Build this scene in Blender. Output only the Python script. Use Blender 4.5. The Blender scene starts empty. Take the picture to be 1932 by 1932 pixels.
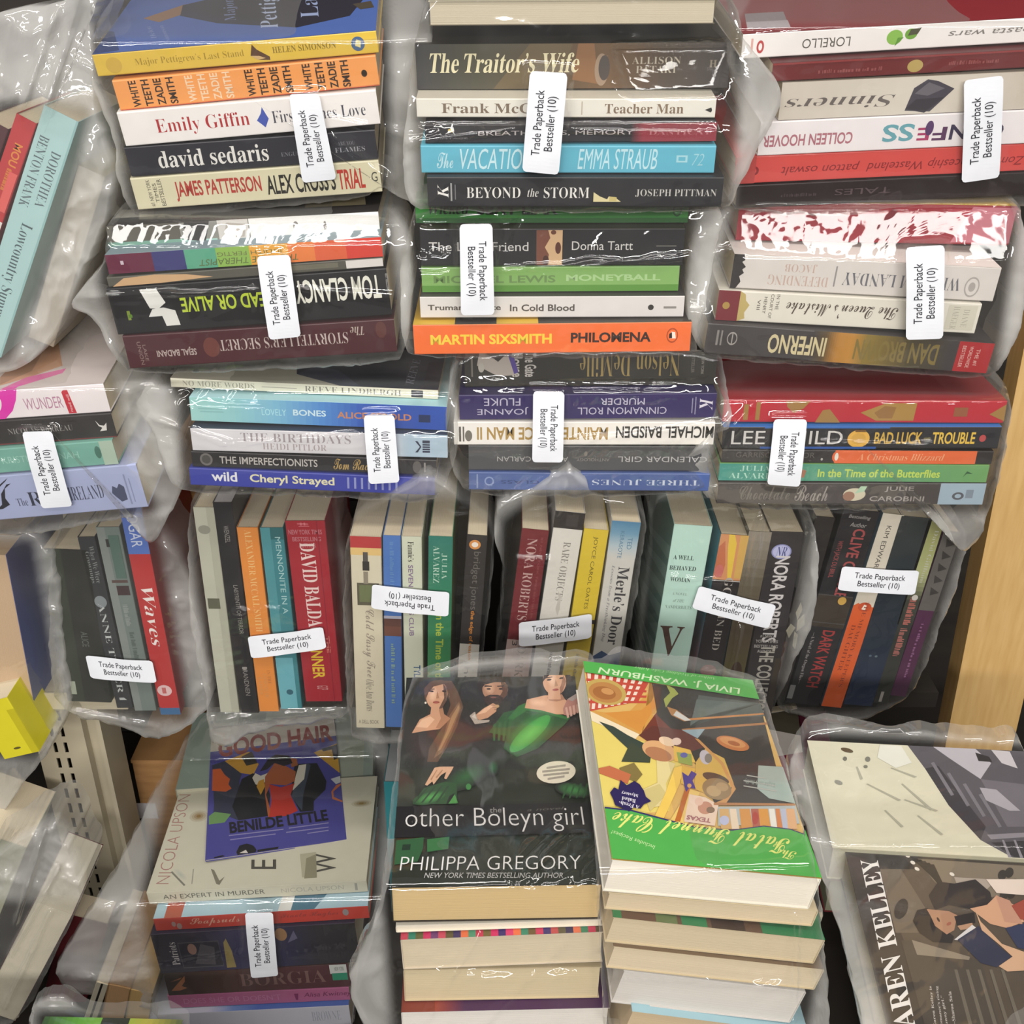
import bpy, math, random
from mathutils import Vector, Matrix, noise

# ---------------------------------------------------------------- camera, world, lights, exposure
SC = bpy.context.scene
COL = SC.collection
PITCH = math.radians(28.0)
FPX, CX, CY = 2108.0, 966.0, 966.0            # focal length and centre for a 1932 px frame
CAM = Vector((0.0, 0.0, 1.6))
cd = bpy.data.cameras.new('camera')
cam = bpy.data.objects.new('camera', cd)
COL.objects.link(cam)
cam.location = CAM
cam.rotation_euler = (math.pi / 2 - PITCH, 0, 0)
cd.sensor_width = 36.0
cd.lens = 36.0 * FPX / 1932.0
cd.clip_start = 0.02
SC.camera = cam

W = bpy.data.worlds.new('room_light')
SC.world = W
W.use_nodes = True
bg = W.node_tree.nodes['Background']
bg.inputs[0].default_value = (1.0, 0.97, 0.93, 1)
bg.inputs[1].default_value = 0.25


def area(name, loc, target, sx, sy, power, col=(1.0, 0.97, 0.93)):
    l = bpy.data.lights.new(name, 'AREA')
    l.shape = 'RECTANGLE'
    l.size, l.size_y, l.energy, l.color = sx, sy, power, col
    o = bpy.data.objects.new(name, l)
    COL.objects.link(o)
    o.location = loc
    d = Vector(target) - Vector(loc)
    o.rotation_euler = d.to_track_quat('-Z', 'Y').to_euler()
    return o


# the ceiling's fluorescent fittings
area('ceiling_tube_light', (0.05, 0.05, 2.95), (0.05, 0.75, 1.1), 2.4, 0.22, 26)
area('ceiling_tube_light', (0.1, -0.95, 2.95), (0.1, 0.75, 1.1), 2.4, 0.10, 12)
area('ceiling_tube_light', (0.0, -2.6, 2.45), (0.0, 0.8, 1.0), 2.4, 0.16, 106)

SC.view_settings.view_transform = 'Standard'
SC.view_settings.look = 'None'
SC.view_settings.exposure = 0.0
SC.view_settings.gamma = 1.0
SC.view_settings.use_curve_mapping = False
SC.cycles.max_bounces = 5
SC.cycles.diffuse_bounces = 3
SC.cycles.glossy_bounces = 2
SC.cycles.transmission_bounces = 3
SC.cycles.transparent_max_bounces = 28
SC.cycles.use_adaptive_sampling = True
SC.cycles.adaptive_threshold = 0.04
SC.cycles.sample_clamp_indirect = 4.0

# ---------------------------------------------------------------- projection helpers
RIGHT = Vector((1, 0, 0))
FWD = Vector((0, math.cos(PITCH), -math.sin(PITCH)))
UP = Vector((0, math.sin(PITCH), math.cos(PITCH)))


def ray(p):
    return FWD + RIGHT * ((p[0] - CX) / FPX) + UP * ((CY - p[1]) / FPX)


def hit(p, o, n):
    r = ray(p)
    return CAM + r * ((Vector(o) - CAM).dot(n) / r.dot(n))


def at(x, y, Y):
    """point of the scene seen at pixel x, y on the vertical plane Y"""
    return hit((x, y), (0, Y, 0), Vector((0, 1, 0)))


def atz(x, y, z):
    return hit((x, y), (0, 0, z), Vector((0, 0, 1)))


def lin(c):
    return c / 12.92 if c <= 0.04045 else ((c + 0.055) / 1.055) ** 2.4


def rgb(h):
    if isinstance(h, tuple):
        return h
    h = h.lstrip('#')
    return tuple(lin(int(h[i:i + 2], 16) / 255.0) for i in (0, 2, 4))


def mix(a, b, t):
    a, b = rgb(a), rgb(b)
    return tuple(a[i] * (1 - t) + b[i] * t for i in range(3))


# ---------------------------------------------------------------- materials
def nodes(name):
    m = bpy.data.materials.new(name)
    m.use_nodes = True
    nt = m.node_tree
    return m, nt, nt.nodes['Principled BSDF']


def printed(name, rough, spec=0.5):
    m, nt, p = nodes(name)
    a = nt.nodes.new('ShaderNodeAttribute')
    a.attribute_name = 'Col'
    tc = nt.nodes.new('ShaderNodeTexCoord')
    n = nt.nodes.new('ShaderNodeTexNoise')
    n.inputs['Scale'].default_value = 70
    n.inputs['Detail'].default_value = 6
    nt.links.new(tc.outputs['Object'], n.inputs['Vector'])
    mr = nt.nodes.new('ShaderNodeMapRange')
    mr.inputs['To Min'].default_value = 0.93
    mr.inputs['To Max'].default_value = 1.05
    nt.links.new(n.outputs['Fac'], mr.inputs['Value'])
    mx = nt.nodes.new('ShaderNodeVectorMath')
    mx.operation = 'SCALE'
    nt.links.new(a.outputs['Color'], mx.inputs[0])
    nt.links.new(mr.outputs['Result'], mx.inputs['Scale'])
    nt.links.new(mx.outputs[0], p.inputs['Base Color'])
    p.inputs['Roughness'].default_value = rough
    p.inputs['Specular IOR Level'].default_value = spec
    return m


M_COVER = printed('printed_cover', 0.42, 0.4)
M_PAPER = printed('sticker_paper', 0.7, 0.2)
M_PAINT = printed('painted_metal', 0.5, 0.4)


def page_material():
    m, nt, p = nodes('page_edges')
    a = nt.nodes.new('ShaderNodeAttribute')
    a.attribute_name = 'Col'
    t = nt.nodes.new('ShaderNodeAttribute')
    t.attribute_name = 'leaf'
    n = nt.nodes.new('ShaderNodeTexNoise')
    n.noise_dimensions = '1D'
    n.inputs['Scale'].default_value = 2.2
    n.inputs['Detail'].default_value = 3
    nt.links.new(t.outputs['Fac'], n.inputs['W'])
    mr = nt.nodes.new('ShaderNodeMapRange')
    mr.inputs['From Min'].default_value = 0.3
    mr.inputs['From Max'].default_value = 0.7
    mr.inputs['To Min'].default_value = 0.90
    mr.inputs['To Max'].default_value = 1.04
    nt.links.new(n.outputs['Fac'], mr.inputs['Value'])
    mx = nt.nodes.new('ShaderNodeVectorMath')
    mx.operation = 'SCALE'
    nt.links.new(a.outputs['Color'], mx.inputs[0])
    nt.links.new(mr.outputs['Result'], mx.inputs['Scale'])
    nt.links.new(mx.outputs[0], p.inputs['Base Color'])
    p.inputs['Roughness'].default_value = 0.85
    p.inputs['Specular IOR Level'].default_value = 0.1
    b = nt.nodes.new('ShaderNodeBump')
    b.inputs['Strength'].default_value = 0.4
    b.inputs['Distance'].default_value = 0.0004
    nt.links.new(n.outputs['Fac'], b.inputs['Height'])
    nt.links.new(b.outputs[0], p.inputs['Normal'])
    return m


M_PAGES = page_material()


def film_material():
    m = bpy.data.materials.new('clear_plastic_film')
    m.use_nodes = True
    nt = m.node_tree
    N = nt.nodes
    L = nt.links
    N.remove(N['Principled BSDF'])
    out = N['Material Output']
    tc = N.new('ShaderNodeTexCoord')
    # fine creases
    nz = N.new('ShaderNodeTexNoise')
    nz.noise_type = 'RIDGED_MULTIFRACTAL'
    nz.inputs['Scale'].default_value = 16
    nz.inputs['Detail'].default_value = 3
    nz.inputs['Distortion'].default_value = 0.6
    L.new(tc.outputs['Object'], nz.inputs['Vector'])
    milk = N.new('ShaderNodeAttribute')
    milk.attribute_name = 'milk'
    bs = N.new('ShaderNodeMath')
    bs.operation = 'MULTIPLY_ADD'
    L.new(milk.outputs['Fac'], bs.inputs[0])
    bs.inputs[1].default_value = 1.1
    bs.inputs[2].default_value = 0.03
    bump = N.new('ShaderNodeBump')
    bump.inputs['Distance'].default_value = 0.0016
    L.new(bs.outputs[0], bump.inputs['Strength'])
    L.new(nz.outputs['Fac'], bump.inputs['Height'])
    lw = N.new('ShaderNodeLayerWeight')
    lw.inputs['Blend'].default_value = 0.5
    L.new(bump.outputs[0], lw.inputs['Normal'])
    # haze of the film: more where it is bunched and where seen edge-on
    pw = N.new('ShaderNodeMath')
    pw.operation = 'POWER'
    L.new(lw.outputs['Facing'], pw.inputs[0])
    pw.inputs[1].default_value = 2.5
    ma = N.new('ShaderNodeMath')
    ma.operation = 'MULTIPLY_ADD'
    ma.use_clamp = True
    L.new(pw.outputs[0], ma.inputs[0])
    ma.inputs[1].default_value = 0.22
    L.new(milk.outputs['Fac'], ma.inputs[2])
    tr = N.new('ShaderNodeBsdfTransparent')
    tr.inputs[0].default_value = (0.985, 0.98, 0.97, 1)
    df = N.new('ShaderNodeBsdfDiffuse')
    df.inputs[0].default_value = (0.90, 0.89, 0.86, 1)
    tl = N.new('ShaderNodeBsdfTranslucent')
    tl.inputs[0].default_value = (0.90, 0.89, 0.86, 1)
    dm = N.new('ShaderNodeMixShader')
    dm.inputs[0].default_value = 0.35
    L.new(df.outputs[0], dm.inputs[1])
    L.new(tl.outputs[0], dm.inputs[2])
    L.new(bump.outputs[0], df.inputs['Normal'])
    m1 = N.new('ShaderNodeMixShader')
    L.new(ma.outputs[0], m1.inputs[0])
    L.new(tr.outputs[0], m1.inputs[1])
    L.new(dm.outputs[0], m1.inputs[2])
    gl = N.new('ShaderNodeBsdfGlossy')
    gl.inputs['Roughness'].default_value = 0.05
    L.new(bump.outputs[0], gl.inputs['Normal'])
    p4 = N.new('ShaderNodeMath')
    p4.operation = 'POWER'
    L.new(lw.outputs['Facing'], p4.inputs[0])
    p4.inputs[1].default_value = 4.0
    fr = N.new('ShaderNodeMath')
    fr.operation = 'MULTIPLY_ADD'
    fr.use_clamp = True
    L.new(p4.outputs[0], fr.inputs[0])
    fr.inputs[1].default_value = 0.6
    fr.inputs[2].default_value = 0.068
    m2 = N.new('ShaderNodeMixShader')
    L.new(fr.outputs[0], m2.inputs[0])
    L.new(m1.outputs[0], m2.inputs[1])
    L.new(gl.outputs[0], m2.inputs[2])
    L.new(m2.outputs[0], out.inputs['Surface'])
    return m


M_FILM = film_material()


def grainy(name, c1, c2, scale, stretch, rough):
    m, nt, p = nodes(name)
    tc = nt.nodes.new('ShaderNodeTexCoord')
    mp = nt.nodes.new('ShaderNodeMapping')
    mp.inputs['Scale'].default_value = stretch
    n = nt.nodes.new('ShaderNodeTexNoise')
    n.inputs['Scale'].default_value = scale
    n.inputs['Detail'].default_value = 8
    r = nt.nodes.new('ShaderNodeValToRGB')
    r.color_ramp.elements[0].position, r.color_ramp.elements[1].position = 0.35, 0.65
    r.color_ramp.elements[0].color = (*rgb(c1), 1)
    r.color_ramp.elements[1].color = (*rgb(c2), 1)
    nt.links.new(tc.outputs['Object'], mp.inputs['Vector'])
    nt.links.new(mp.outputs[0], n.inputs['Vector'])
    nt.links.new(n.outputs['Fac'], r.inputs['Fac'])
    nt.links.new(r.outputs[0], p.inputs['Base Color'])
    p.inputs['Roughness'].default_value = rough
    return m


M_WOOD = grainy('light_oak_veneer', 'c09a60', 'cba76e', 30, (6, 6, 0.6), 0.5)
M_CARD = grainy('brown_cardboard', 'a5794b', 'b58857', 25, (1, 1, 6), 0.8)
M_CREAM = grainy('cream_enamel', 'b7ad96', 'beb49d', 12, (1, 1, 1), 0.4)
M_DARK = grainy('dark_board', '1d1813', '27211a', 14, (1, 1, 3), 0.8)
M_FLOOR = grainy('grey_carpet', '3c3a38', '4a4744', 120, (1, 1, 1), 0.95)


# ---------------------------------------------------------------- mesh collecting
class MB:
    def __init__(s):
        s.v, s.f, s.c, s.leaf = [], [], [], {}

    def poly(s, pts, col):
        b = len(s.v)
        s.v += [tuple(p) for p in pts]
        s.f.append(tuple(range(b, b + len(pts))))
        s.c.append(rgb(col))

    def add(s, verts, faces, col):
        b = len(s.v)
        s.v += [tuple(p) for p in verts]
        for f in faces:
            s.f.append(tuple(i + b for i in f))
            s.c.append(rgb(col))

    def box(s, lo, hi, col, fn=None):
        x0, y0, z0 = lo
        x1, y1, z1 = hi
        P = [(x0, y0, z0), (x1, y0, z0), (x1, y1, z0), (x0, y1, z0), (x0, y0, z1), (x1, y0, z1), (x1, y1, z1), (x0, y1, z1)]
        if fn:
            P = [fn(*p) for p in P]
        s.add(P, [(0, 3, 2, 1), (4, 5, 6, 7), (0, 1, 5, 4), (1, 2, 6, 5), (2, 3, 7, 6), (3, 0, 4, 7)], col)

    def build(s, name, mat, parent=None, leaf=None, smooth=False):
        me = bpy.data.meshes.new(name)
        me.from_pydata(s.v, [], s.f)
        a = me.color_attributes.new('Col', 'FLOAT_COLOR', 'CORNER')
        buf = []
        for f, c in zip(s.f, s.c):
            buf += [c[0], c[1], c[2], 1.0] * len(f)
        a.data.foreach_set('color', buf)
        if leaf is not None:
            t = me.attributes.new('leaf', 'FLOAT', 'POINT')
            t.data.foreach_set('value', leaf)
        me.materials.append(mat)
        if smooth:
            me.polygons.foreach_set('use_smooth', [True] * len(me.polygons))
        me.update()
        o = bpy.data.objects.new(name, me)
        COL.objects.link(o)
        if parent is not None:
            o.parent = parent
        return o


def tag(o, label, cat, group=None, kind=None):
    o['label'] = label
    o['category'] = cat
    if group:
        o['group'] = group
    if kind:
        o['kind'] = kind
    return o


def empty(name, M):
    o = bpy.data.objects.new(name, None)
    o.empty_display_size = 0.02
    COL.objects.link(o)
    o.matrix_world = M
    return o


# ---------------------------------------------------------------- lettering
ALPH = {'F': (0x1D400, 0x1D41A), 'f': (0x1D400, 0x1D41A), 'i': (0x1D400, 0x1D41A), 'I': (0x1D400, 0x1D41A), 'c': (0x1D4D0, 0x1D4EA)}
OFFS = {'f': -0.012, 'i': -0.011, 'l': -0.014, 'm': 0.012, 'b': 0.022, 'B': 0.032}
SHEAR = {'i': 0.28, 'I': 0.24, 'n': 0.22}
TXT = {}


def letters(s, style):
    k = (s, style)
    if k in TXT:
        return TXT[k]
    t = s
    base = style
    if base in ALPH:
        a, b = ALPH[base]
        t = ''
        for ch in s:
            if 'A' <= ch <= 'Z':
                t += chr(a + ord(ch) - 65)
            elif 'a' <= ch <= 'z':
                t += chr(b + ord(ch) - 97)
            else:
                t += ch
    c = bpy.data.curves.new('lettering', 'FONT')
    c.body = t
    c.resolution_u = 3
    c.offset = OFFS.get(style, 0.0)
    c.shear = SHEAR.get(style, 0.0)
    o = bpy.data.objects.new('lettering', c)
    m = o.to_mesh()
    v = [(p.co.x, p.co.y) for p in m.vertices]
    f = [tuple(p.vertices) for p in m.polygons]
    o.to_mesh_clear()
    bpy.data.objects.remove(o)
    bpy.data.curves.remove(c)
    x0, x1 = min(p[0] for p in v), max(p[0] for p in v)
    y0, y1 = min(p[1] for p in v), max(p[1] for p in v)
    r = ([((p[0] - x0) / (x1 - x0), (p[1] - y0) / (y1 - y0)) for p in v], f)
    TXT[k] = r
    return r


# ---- things printed on a face
def T(s, style, col, u0, u1, v0, v1, rot=0):
    return ('T', s, style, col, u0, u1, v0, v1, rot)


def R(col, u0, u1, v0=0.0, v1=1.0):
    return ('P', col, [(u0, v0), (u1, v0), (u1, v1), (u0, v1)])


def P(col, *pts):
    return ('P', col, list(pts))


def E(col, u, v, ru, rv):
    return ('E', col, u, v, ru, rv)


def G(cols, u0, u1, v0=0.0, v1=1.0, n=24):
    return ('G', cols, u0, u1, v0, v1, n)


def X(col, *pts):            # polygon by the pixels it covers in the photograph
    return ('X', col, list(pts))


def EX(col, x, y, rx, ry, tilt=0.0):
    t = math.radians(tilt)
    c, s = math.cos(t), math.sin(t)
    return ('X', col, [(x + rx * math.cos(a) * c - ry * math.sin(a) * s, y + rx * math.cos(a) * s + ry * math.sin(a) * c)
                       for a in [i * math.tau / 28 for i in range(28)]])


def TX(s, style, col, bl, br, tl):
    return ('TX', s, style, col, bl, br, tl)


def bars(col, u0, u1, v0, v1, seed=1):
    """a line of print too small to read"""
    r = random.Random(seed)
    out, u, s = [], u0, (u1 - u0) / 26
    while u < u1 - s:
        w = s * r.uniform(0.35, 1.0)
        h = (v1 - v0) * r.uniform(0.55, 1.0)
        out.append(('P', col, [(u, v0), (u + w, v0), (u + w, v0 + h), (u, v0 + h)]))
        u += w + s * r.choice((0.25, 0.3, 0.9))
    return out


def smear(cols, x, y, rx, ry, tilt, n=5):
    """soft-edged printed blot: rings of colour from the outside in"""
    return [EX(mix(cols[0], cols[1], i / (n - 1)), x, y, rx * (1 - i / n), ry * (1 - i / n), tilt) for i in range(n)]


class Face:
    """a printed face: origin, full-size edge vectors, outward normal, all in the thing's own space; wm takes them to the world"""

    def __init__(s, o, eu, ev, n, wm):
        s.o, s.eu, s.ev, s.n, s.wm = Vector(o), Vector(eu), Vector(ev), Vector(n), wm
        s.k = 1

    def p(s, u, v, k):
        return s.o + s.eu * u + s.ev * v + s.n * (0.00004 + 0.000012 * k)

    def px(s, q):
        wo = s.wm @ s.o
        n = (s.wm.to_3x3() @ s.n).normalized()
        l = s.wm.inverted() @ hit(q, wo, n) - s.o
        return l.dot(s.eu) / s.eu.length_squared, l.dot(s.ev) / s.ev.length_squared

    def fix(s, u, axis):
        """pixel column (flat books) or row (upright books) to a fraction along the face"""
        if u <= 2:
            return u
        c = s.wm @ (s.o + s.eu * 0.5 + s.ev * 0.5)
        d = c - CAM
        z = d.dot(FWD)
        mx, my = CX + FPX * d.dot(RIGHT) / z, CY - FPX * d.dot(UP) / z
        a = s.px((u, my) if axis == 'x' else (mx, u))[0]
        return a

    def draw(s, mb, items, axis='x'):
        flat = []
        for it in items:
            flat += it if isinstance(it, list) else [it]
        for it in flat:
            k = s.k
            s.k += 1
            if it[0] == 'T':
                _, txt, st, col, u0, u1, v0, v1, rot = it
                u0, u1 = s.fix(u0, axis), s.fix(u1, axis)
                v, f = letters(txt, st)
                q = []
                for a, b in v:
                    if rot == 180:
                        a, b = 1 - a, 1 - b
                    elif rot == 90:
                        a, b = 1 - b, a
                    elif rot == 270:
                        a, b = b, 1 - a
                    q.append(s.p(u0 + a * (u1 - u0), v0 + b * (v1 - v0), k))
                mb.add(q, f, col)
            elif it[0] == 'TX':
                _, txt, st, col, bl, br, tl = it
                a0, b0 = s.px(bl)
                a1, b1 = s.px(br)
                a2, b2 = s.px(tl)
                v, f = letters(txt, st)
                mb.add([s.p(a0 + a * (a1 - a0) + b * (a2 - a0), b0 + a * (b1 - b0) + b * (b2 - b0), k) for a, b in v], f, col)
            elif it[0] == 'P':
                mb.poly([s.p(s.fix(u, axis), v, k) for u, v in it[2]], it[1])
            elif it[0] == 'X':
                q = [s.px(w) for w in it[2]]
                q = [(min(1, max(0, u)), min(1, max(0, v))) for u, v in q]
                mb.poly([s.p(u, v, k) for u, v in q], it[1])
            elif it[0] == 'E':
                _, col, u, v, ru, rv = it
                u = s.fix(u, axis)
                mb.poly([s.p(u + ru * math.cos(a), v + rv * math.sin(a), k) for a in [i * math.tau / 24 for i in range(24)]], col)
            elif it[0] == 'G':
                _, cols, u0, u1, v0, v1, n = it
                u0, u1 = s.fix(u0, axis), s.fix(u1, axis)
                m = len(cols) - 1
                for i in range(n):
                    t = (i + 0.5) / n * m
                    j = min(m - 1, int(t))
                    a, b = u0 + (u1 - u0) * i / n, u0 + (u1 - u0) * (i + 1) / n
                    mb.poly([s.p(a, v0, k), s.p(b, v0, k), s.p(b, v1, k), s.p(a, v1, k)], mix(cols[j], cols[j + 1], t - j))


# ---------------------------------------------------------------- one paperback
def paperback(M, dims, spine, col, label, group, items=(), top=(), side=(), topcol=None, botcol=None, pages='d9cbb0', name='paperback_book', axis='x', upright=False, cat='book'):
    """dims = width (x), depth (y), height (z) in the book's own space; spine = front / back / left / right, or 'none' where the pages face us at the front"""
    w, d, h = dims
    o = empty(name, M)
    tag(o, label, cat, group)
    k, r = 0.0005, 0.0008
    if upright:
        Ls, Ds, Ts = h, d, w
        if spine == 'front':
            f = lambda l, dd, t: Vector((t - w / 2, dd, l))
        else:
            f = lambda l, dd, t: Vector((t - w / 2, d - dd, l))
    else:
        Ts = h
        if spine == 'front':
            Ls, Ds, f = w, d, lambda l, dd, t: Vector((l - w / 2, dd, t))
        elif spine == 'back':
            Ls, Ds, f = w, d, lambda l, dd, t: Vector((l - w / 2, d - dd, t))
        elif spine == 'left':
            Ls, Ds, f = d, w, lambda l, dd, t: Vector((dd - w / 2, l, t))
        else:
            Ls, Ds, f = d, w, lambda l, dd, t: Vector((w / 2 - dd, l, t))
    mb = MB()
    topcol, botcol = topcol or col, botcol or col
    prof = [(Ds, 0), (r, 0), (0.3 * r, 0.3 * r), (0, r), (0, Ts - r), (0.3 * r, Ts - 0.3 * r), (r, Ts), (Ds, Ts), (Ds, Ts - k), (k, Ts - k), (k, k), (Ds, k)]
    cols = [botcol, botcol, col, col, col, topcol, topcol, topcol, topcol, col, botcol, botcol]
    n = len(prof)
    for i in range(n):
        a, b = prof[i], prof[(i + 1) % n]
        mb.poly([f(0, *a), f(Ls, *a), f(Ls, *b), f(0, *b)], cols[i])
    for l in (0, Ls):
        mb.poly([f(l, *q) for q in prof], col)
    if upright:
        fc = Face(f(Ls, 0, 0), f(0, 0, 0) - f(Ls, 0, 0), Vector((w, 0, 0)), (0, -1, 0), M)
        fc.draw(mb, items, 'y')
        if side:
            s = -1 if (M.translation.x > 0) else 1
            fs = Face((s * w / 2, 0, h), (0, 0, -h), (0, d, 0), (s, 0, 0), M)
            fs.draw(mb, side, 'y')
    else:
        if items:
            Face((-w / 2, 0, 0), (w, 0, 0), (0, 0, h), (0, -1, 0), M).draw(mb, items, axis)
        if top:
            Face((-w / 2, 0, h), (w, 0, 0), (0, d, 0), (0, 0, 1), M).draw(mb, top, axis)
    mb.build('cover', M_COVER, o)
    pg = MB()
    e = 0.0009
    T0, T1 = k, Ts - k
    lv = []
    nt = 8
    for i in range(nt):
        a, b = T0 + (T1 - T0) * i / nt, T0 + (T1 - T0) * (i + 1) / nt
        pg.box((e, k, a), (Ls - e, Ds - e, b), pages, f)
        lv += [a * 1000] * 4 + [b * 1000] * 4
    # leave out the inner walls between the slices
    keep = [j for j, q in enumerate(pg.f) if not ((j % 6 == 0 and j >= 6) or (j % 6 == 1 and j < 6 * (nt - 1)))]
    pg.f = [pg.f[j] for j in keep]
    pg.c = [pg.c[j] for j in keep]
    seed = random.random() * 200
    pg.build('page_block', M_PAGES, o, leaf=[x + seed for x in lv])
    return o


# ---------------------------------------------------------------- stacks
class Frame:
    def __init__(s, O, lean=0.0, yaw=0.0):
        s.O = Vector(O)
        l, w = math.radians(lean), math.radians(yaw)
        Rz = Matrix.Rotation(w, 3, 'Z')
        s.A = Rz @ Vector((1, 0, 0))
        s.B = Rz @ Vector((0, math.cos(l), math.sin(l)))
        s.C = Rz @ Vector((0, -math.sin(l), math.cos(l)))
        s.rows = []
        s.top = None

    def on_front(s, p, b=0.0):
        h = hit(p, s.O + s.B * b, s.B) - s.O
        return h.dot(s.A), h.dot(s.C)

    def on_top(s, p, c):
        h = hit(p, s.O + s.C * c, s.C) - s.O
        return h.dot(s.A), h.dot(s.B)

    def world(s, a, b, c):
        return s.O + s.A * a + s.B * b + s.C * c


RND = random.Random(5)


def stack(Y, books, group, lean=0.0, yaw=0.0, bmin=-0.012, bmax=0.045, depth=0.135, cat='book'):
    """books lie on each other, listed from the bottom; each gives the four corners of the face towards us: TL, BL, TR, BR"""
    b0 = books[0]
    q = b0['q']
    mx, my = (q[1][0] + q[3][0]) / 2, (q[1][1] + q[3][1]) / 2
    fr = Frame(at(mx, my, Y), lean, yaw)
    ctop, thp, Lp = None, None, 0
    for bk in books:
        tl, bl, tr, br = bk['q']
        mid = ((bl[0] + br[0]) / 2, (bl[1] + br[1]) / 2)
        if 'b' in bk:
            b = bk['b']
        elif ctop is None:
            b = 0.0
        else:
            b = fr.on_top(mid, ctop)[1]
            if b != b or abs(b) > 0.3:
                b = 0
            b = min(bmax, max(bmin, b))
        P4 = [Vector(fr.on_front(p, b)) for p in (tl, bl, tr, br)]
        lm, rm = (P4[0] + P4[1]) / 2, (P4[2] + P4[3]) / 2
        wv = rm - lm
        L = wv.length
        th = math.atan2(wv.y, wv.x)
        nrm = Vector((-math.sin(th), math.cos(th)))
        t = ((P4[0] - P4[1]).dot(nrm) + (P4[2] - P4[3]).dot(nrm)) / 2
        bc = (P4[1] + P4[3]) / 2
        cbot = bc.y
        ac = ((lm + rm) / 2).x
        if ctop is not None:
            dz = ctop + 0.0003 - cbot
            if abs(dz) < 0.006 or b in (bmin, bmax):
                cbot += dz if abs(dz) < 0.006 else 0
        if thp is not None:      # books of unequal tilt touch at one end only
            wedge = min(0.0045, abs(math.sin(th - thp)) * min(L, Lp) * 0.5)
            cbot += wedge
            t = max(t - wedge, 0.004)
        thp, Lp = th, L
        X3 = fr.A * math.cos(th) + fr.C * math.sin(th)
        Z3 = -fr.A * math.sin(th) + fr.C * math.cos(th)
        org = fr.world(ac, b, cbot)
        M = Matrix(((X3.x, fr.B.x, Z3.x, org.x), (X3.y, fr.B.y, Z3.y, org.y), (X3.z, fr.B.z, Z3.z, org.z), (0, 0, 0, 1)))
        dep = bk.get('d', depth + RND.uniform(-0.004, 0.006))
        if 'back' in bk:
            pb = fr.on_top(bk['back'], cbot + t)
            dep = pb[1] - b
        paperback(M, (L, dep, t - 0.0004), bk.get('spine', 'front'), bk['col'], bk['label'], group, bk.get('items', ()), bk.get('top', ()),
                  topcol=bk.get('topcol'), botcol=bk.get('botcol'), pages=bk.get('pages', 'd9cbb0'), cat=cat)
        fr.rows.append((cbot, cbot + t, b, ac - L / 2, ac + L / 2))
        ctop = cbot + t
    fr.top = ctop
    return fr


def bk(tl, bl, tr, br, col, label, *items, **kw):
    d = dict(q=(tl, bl, tr, br), col=col, label=label, items=items)
    d.update(kw)
    return d


def standing(Y, quads, group, depth=0.132, D=0.0):
    """upright books: corners TL, TR, BR, BL of each spine"""
    fr = Frame((0, Y, 1.1))
    fr.rows.append((-1, 1, 0, -1, 1))
    for bkd in quads:
        tl, tr, br, bl = bkd['q']
        b = bkd.get('b', 0.0)
        P4 = [at(p[0], p[1], Y + b) for p in (tl, tr, br, bl)]
        tm, bm = (P4[0] + P4[1]) / 2, (P4[2] + P4[3]) / 2
        up = tm - bm
        H = up.length
        Z3 = up.normalized()
        X3 = Vector((Z3.z, 0, -Z3.x))
        w0, w1 = abs((P4[1] - P4[0]).dot(X3)), abs((P4[2] - P4[3]).dot(X3))
        t = max(min(w0, w1), 0.93 * max(w0, w1)) * 0.995
        M = Matrix(((X3.x, 0, Z3.x, bm.x), (X3.y, 1, Z3.y, bm.y), (X3.z, 0, Z3.z, bm.z), (0, 0, 0, 1)))
        paperback(M, (t - 0.0006, bkd.get('d', depth), H), bkd.get('spine', 'front'), bkd['col'], bkd['label'], group, bkd.get('items', ()), side=bkd.get('side', ()),
                  topcol=bkd.get('topcol'), botcol=bkd.get('botcol'), pages=bkd.get('pages', 'd9cbb0'), upright=True)
    return fr


# ---------------------------------------------------------------- plastic bags
def inside(p, poly):
    c = False
    n = len(poly)
    j = n - 1
    for i in range(n):
        xi, yi = poly[i]
        xj, yj = poly[j]
        if (yi > p[1]) != (yj > p[1]) and p[0] < (xj - xi) * (p[1] - yi) / (yj - yi) + xi:
            c = not c
        j = i
    return c


def edge_dist(p, poly):
    best = 1e9
    n = len(poly)
    for i in range(n):
        ax, ay = poly[i]
        bx, by = poly[(i + 1) % n]
        dx, dy = bx - ax, by - ay
        t = max(0, min(1, ((p[0] - ax) * dx + (p[1] - ay) * dy) / (dx * dx + dy * dy + 1e-12)))
        d = math.hypot(p[0] - ax - t * dx, p[1] - ay - t * dy)
        best = min(best, d)
    return best


def sstep(a, b, x):
    t = max(0.0, min(1.0, (x - a) / (b - a)))
    return t * t * (3 - 2 * t)


def resample(poly, n):
    seg = []
    m = len(poly)
    tot = 0
    for i in range(m):
        a, b = poly[i], poly[(i + 1) % m]
        l = math.hypot(b[0] - a[0], b[1] - a[1])
        seg.append((a, b, l, tot))
        tot += l
    out = []
    j = 0
    for i in range(n):
        s = tot * i / n
        while j < m - 1 and s >= seg[j][3] + seg[j][2]:
            j += 1
        a, b, l, s0 = seg[j]
        t = (s - s0) / max(l, 1e-9)
        out.append((a[0] + (b[0] - a[0]) * t, a[1] + (b[1] - a[1]) * t))
    return out


def round_poly(poly, it=2):
    for _ in range(it):
        q = []
        n = len(poly)
        for i in range(n):
            a, b = poly[i], poly[(i + 1) % n]
            q.append((a[0] * 0.78 + b[0] * 0.22, a[1] * 0.78 + b[1] * 0.22))
            q.append((a[0] * 0.22 + b[0] * 0.78, a[1] * 0.22 + b[1] * 0.78))
        poly = q
    return poly


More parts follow.
